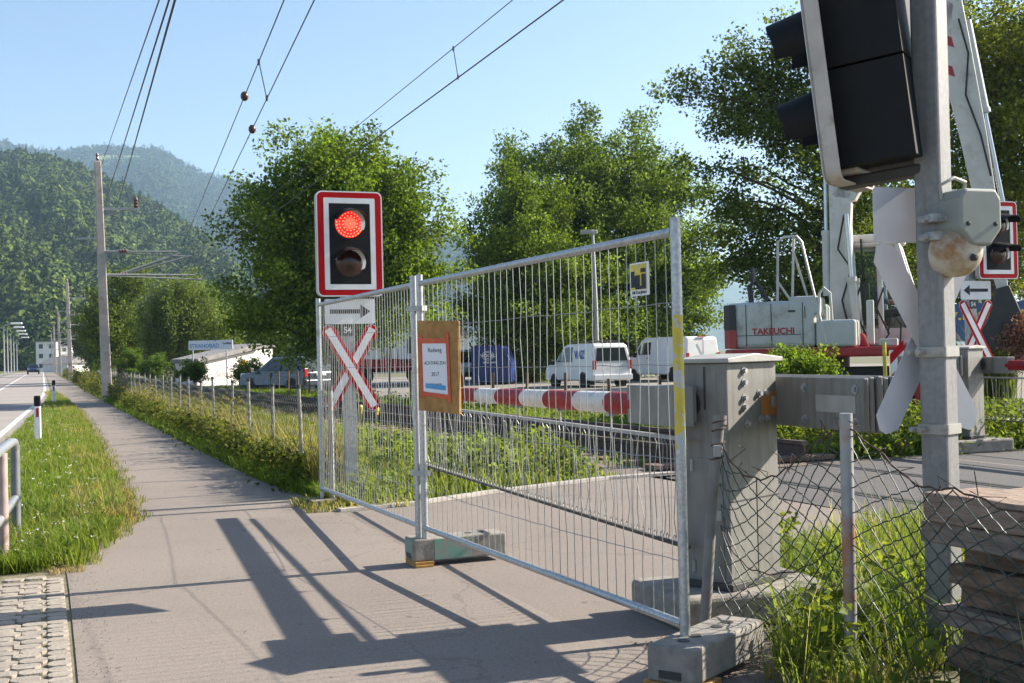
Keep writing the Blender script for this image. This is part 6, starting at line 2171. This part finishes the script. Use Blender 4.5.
tree("hornbeam_tree", "tall broad tree with upswept twigs behind the parked vans", b0,
     [E_(615, 196, D, 74, 64, b0), E_(560, 185, D, 60, 52, b0), E_(660, 215, D, 46, 72, b0), E_(600, 260, D, 95, 90, b0), E_(640, 290, D, 72, 74, b0), E_(690, 265, D, 30, 62, b0), E_(510, 175, D, 26, 34, b0), E_(600, 325, D, 88, 36, b0), E_(690, 300, D, 34, 50, b0)],
     700, 92, .24, 1.02, (.070, .120, .018), (.152, .215, .034), .30, shell=.6, noise=.14, limbs=36, up=.1)
D = 42; b0 = gb_(835, D)
tree("walnut_tree", "open branching tree with drooping limbs behind the excavator", b0,
     [E_(770, 75, D, 62, 42, b0), E_(730, 120, D, 56, 30, b0), E_(800, 130, D, 60, 60, b0), E_(715, 165, D, 48, 18, b0), E_(745, 205, D, 60, 14, b0), E_(850, 60, D, 60, 60, b0), E_(725, 238, D, 46, 14, b0), E_(790, 230, D, 50, 40, b0),
      E_(765, 270, D, 50, 32, b0), E_(860, 180, D, 50, 80, b0), E_(810, 45, D, 42, 34, b0), E_(870, 270, D, 60, 50, b0), E_(700, 92, D, 30, 14, b0), E_(800, 300, D, 50, 30, b0)],
     360, 74, .20, .85, (.060, .100, .016), (.135, .178, .030), .28, shell=.85, noise=.35, limbs=90, flat=.45)
D = 36; b0 = gb_(1000, D)
tree("broadleaf_tree", "large sunlit tree at the right edge behind the excavator arm", b0,
     [E_(985, 60, D, 78, 90, b0), E_(1040, 100, D, 80, 110, b0), E_(960, 160, D, 60, 80, b0), E_(1030, 200, D, 80, 80, b0), E_(930, 60, D, 36, 60, b0), E_(1060, 20, D, 70, 80, b0), E_(950, 250, D, 50, 40, b0)],
     470, 80, .17, .75, (.098, .135, .017), (.21, .235, .032), .30, shell=.7, noise=.3, limbs=50)
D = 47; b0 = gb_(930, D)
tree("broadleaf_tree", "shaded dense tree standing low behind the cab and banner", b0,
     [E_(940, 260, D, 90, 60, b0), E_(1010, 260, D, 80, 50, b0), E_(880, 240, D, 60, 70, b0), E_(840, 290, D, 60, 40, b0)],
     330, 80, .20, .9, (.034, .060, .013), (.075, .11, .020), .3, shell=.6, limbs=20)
D = 84; b0 = gb_(180, D)
tree("willow_tree", "pale green weeping willow behind the railway masts", b0,
     [E_(182, 310, D, 40, 30, b0), E_(160, 325, D, 26, 34, b0), E_(210, 318, D, 24, 32, b0), E_(185, 290, D, 24, 16, b0)],
     260, 90, .20, .8, (.10, .150, .036), (.18, .225, .065), .4, shell=.6, droop=2.2, limbs=10, up=-.1)
D = 92; b0 = gb_(122, D)
tree("broadleaf_tree", "yellowish green tree between the tall mast and the willow", b0,
     [E_(122, 305, D, 26, 30, b0), E_(118, 335, D, 30, 30, b0), E_(135, 285, D, 16, 14, b0)], 170, 70, .26, 1.0, (.075, .115, .022), (.13, .17, .03), .35, limbs=10)
D = 110; b0 = gb_(235, D)
tree("broadleaf_tree", "dark tree behind the bathing hall sign", b0,
     [E_(232, 325, D, 34, 40, b0), E_(205, 340, D, 26, 26, b0), E_(255, 335, D, 28, 34, b0)], 190, 70, .3, 1.1, (.03, .06, .014), (.06, .10, .02), .35, limbs=10)
small = [("young bushy tree in front of the bathing hall", 196, 370, 58, 12, 11, 80), ("small round tree left of the sign beside the willow", 133, 362, 74, 10, 14, 70),
         ("leafy shrub under the willow, right of the tall mast", 153, 368, 70, 12, 9, 70), ("dark hedge shrub right of the bathing hall", 250, 372, 56, 13, 9, 90)]
for lb, px, py, D, rw, rh, nc in small:
    b0 = gb_(px, D)
    tree("garden_shrub", lb, b0, [E_(px, py, D, rw, rh, b0), E_(px - rw * .4, py + rh * .5, D, rw * .8, rh * .7, b0)], nc, 50, .11, .28, (.065, .12, .02), (.12, .19, .03), .06, cat="shrub", limbs=6, trunk_h=1.0)
b0 = gb_(545, 62)
# trees at the foot of the hill
foot = [("leftmost pale tree at the foot of the wooded hill", 2, 318, 420, 26, 34), ("rounded tree at the hill foot above the street lamps", 28, 310, 470, 20, 26), ("dark rounded tree at the hill foot left of the white building", 12, 345, 400, 16, 18),
        ("light green tree on the slope above the white building", 66, 312, 500, 22, 24), ("tree right of the white building, behind the small masts", 92, 335, 190, 13, 26), ("slim dark tree beside the tall mast's lower part", 106, 332, 150, 14, 30),
        ("tree above the white building with a pale crown", 46, 316, 480, 18, 20), ("low bushy tree touching the white building's left side", 31, 350, 410, 9, 12)]
for k, (lb, px, py, D, rw, rh) in enumerate(foot):
    b0 = gb_(px, D)
    g = rng.uniform(.8, 1.2)
    tree("broadleaf_tree", lb, b0, [E_(px, py, D, rw, rh, b0), E_(px + rw * .4, py + rh * .5, D, rw * .7, rh * .7, b0), E_(px - rw * .5, py + rh * .4, D, rw * .7, rh * .7, b0)],
         150, 46, .55, 1.5, (.055 * g, .085 * g, .018), (.10 * g, .13 * g, .028), .35, limbs=5, group="trees at the foot of the hill")
# bushes round the crossing
b0 = gb_(800, 18)
tree("box_shrub", "low clipped green shrub between barrier machine and excavator", b0, [E_(800, 376, 18, 30, 18, b0), E_(780, 384, 18, 22, 16, b0), E_(820, 388, 18, 20, 16, b0)], 190, 46, .075, .20, (.09, .155, .018), (.19, .265, .032), .03, cat="shrub", limbs=8, trunk_h=.6, shell=.5)
b0 = gb_(1014, 20)
tree("pink_shrub", "reddish pink shrub at the right edge beside the tuft of tall grass", b0, [E_(1018, 335, 20, 20, 26, b0), E_(1036, 345, 20, 24, 28, b0)], 110, 44, .07, .2, (.22, .10, .09), (.30, .17, .14), .03, cat="shrub", limbs=10, trunk_h=.9)
b0 = gb_(497, 60)
b0 = P(988, 350, 20.5); b0.z = 0
n = 900
X = np.zeros((n, 3)); X[:, :2] = rng.standard_normal((n, 2)) * .16
o = blades(X, 1.75, .022, .62, (.085, .13, .03), (.15, .19, .05), "ornamental_grass")
del o["kind"]; o.location = b0
tag(o, "tall arching grass tuft left of the pink shrub", "plant")
b0 = gb_(520, 58)
tree("garden_shrub", "young yellowish shrub beside the blue container", b0, [E_(522, 368, 58, 12, 18, b0), E_(530, 376, 58, 14, 12, b0)], 60, 40, .12, .3, (.09, .13, .02), (.15, .19, .03), .05, cat="shrub", limbs=6, trunk_h=.9)
b0 = gb_(668, 15)
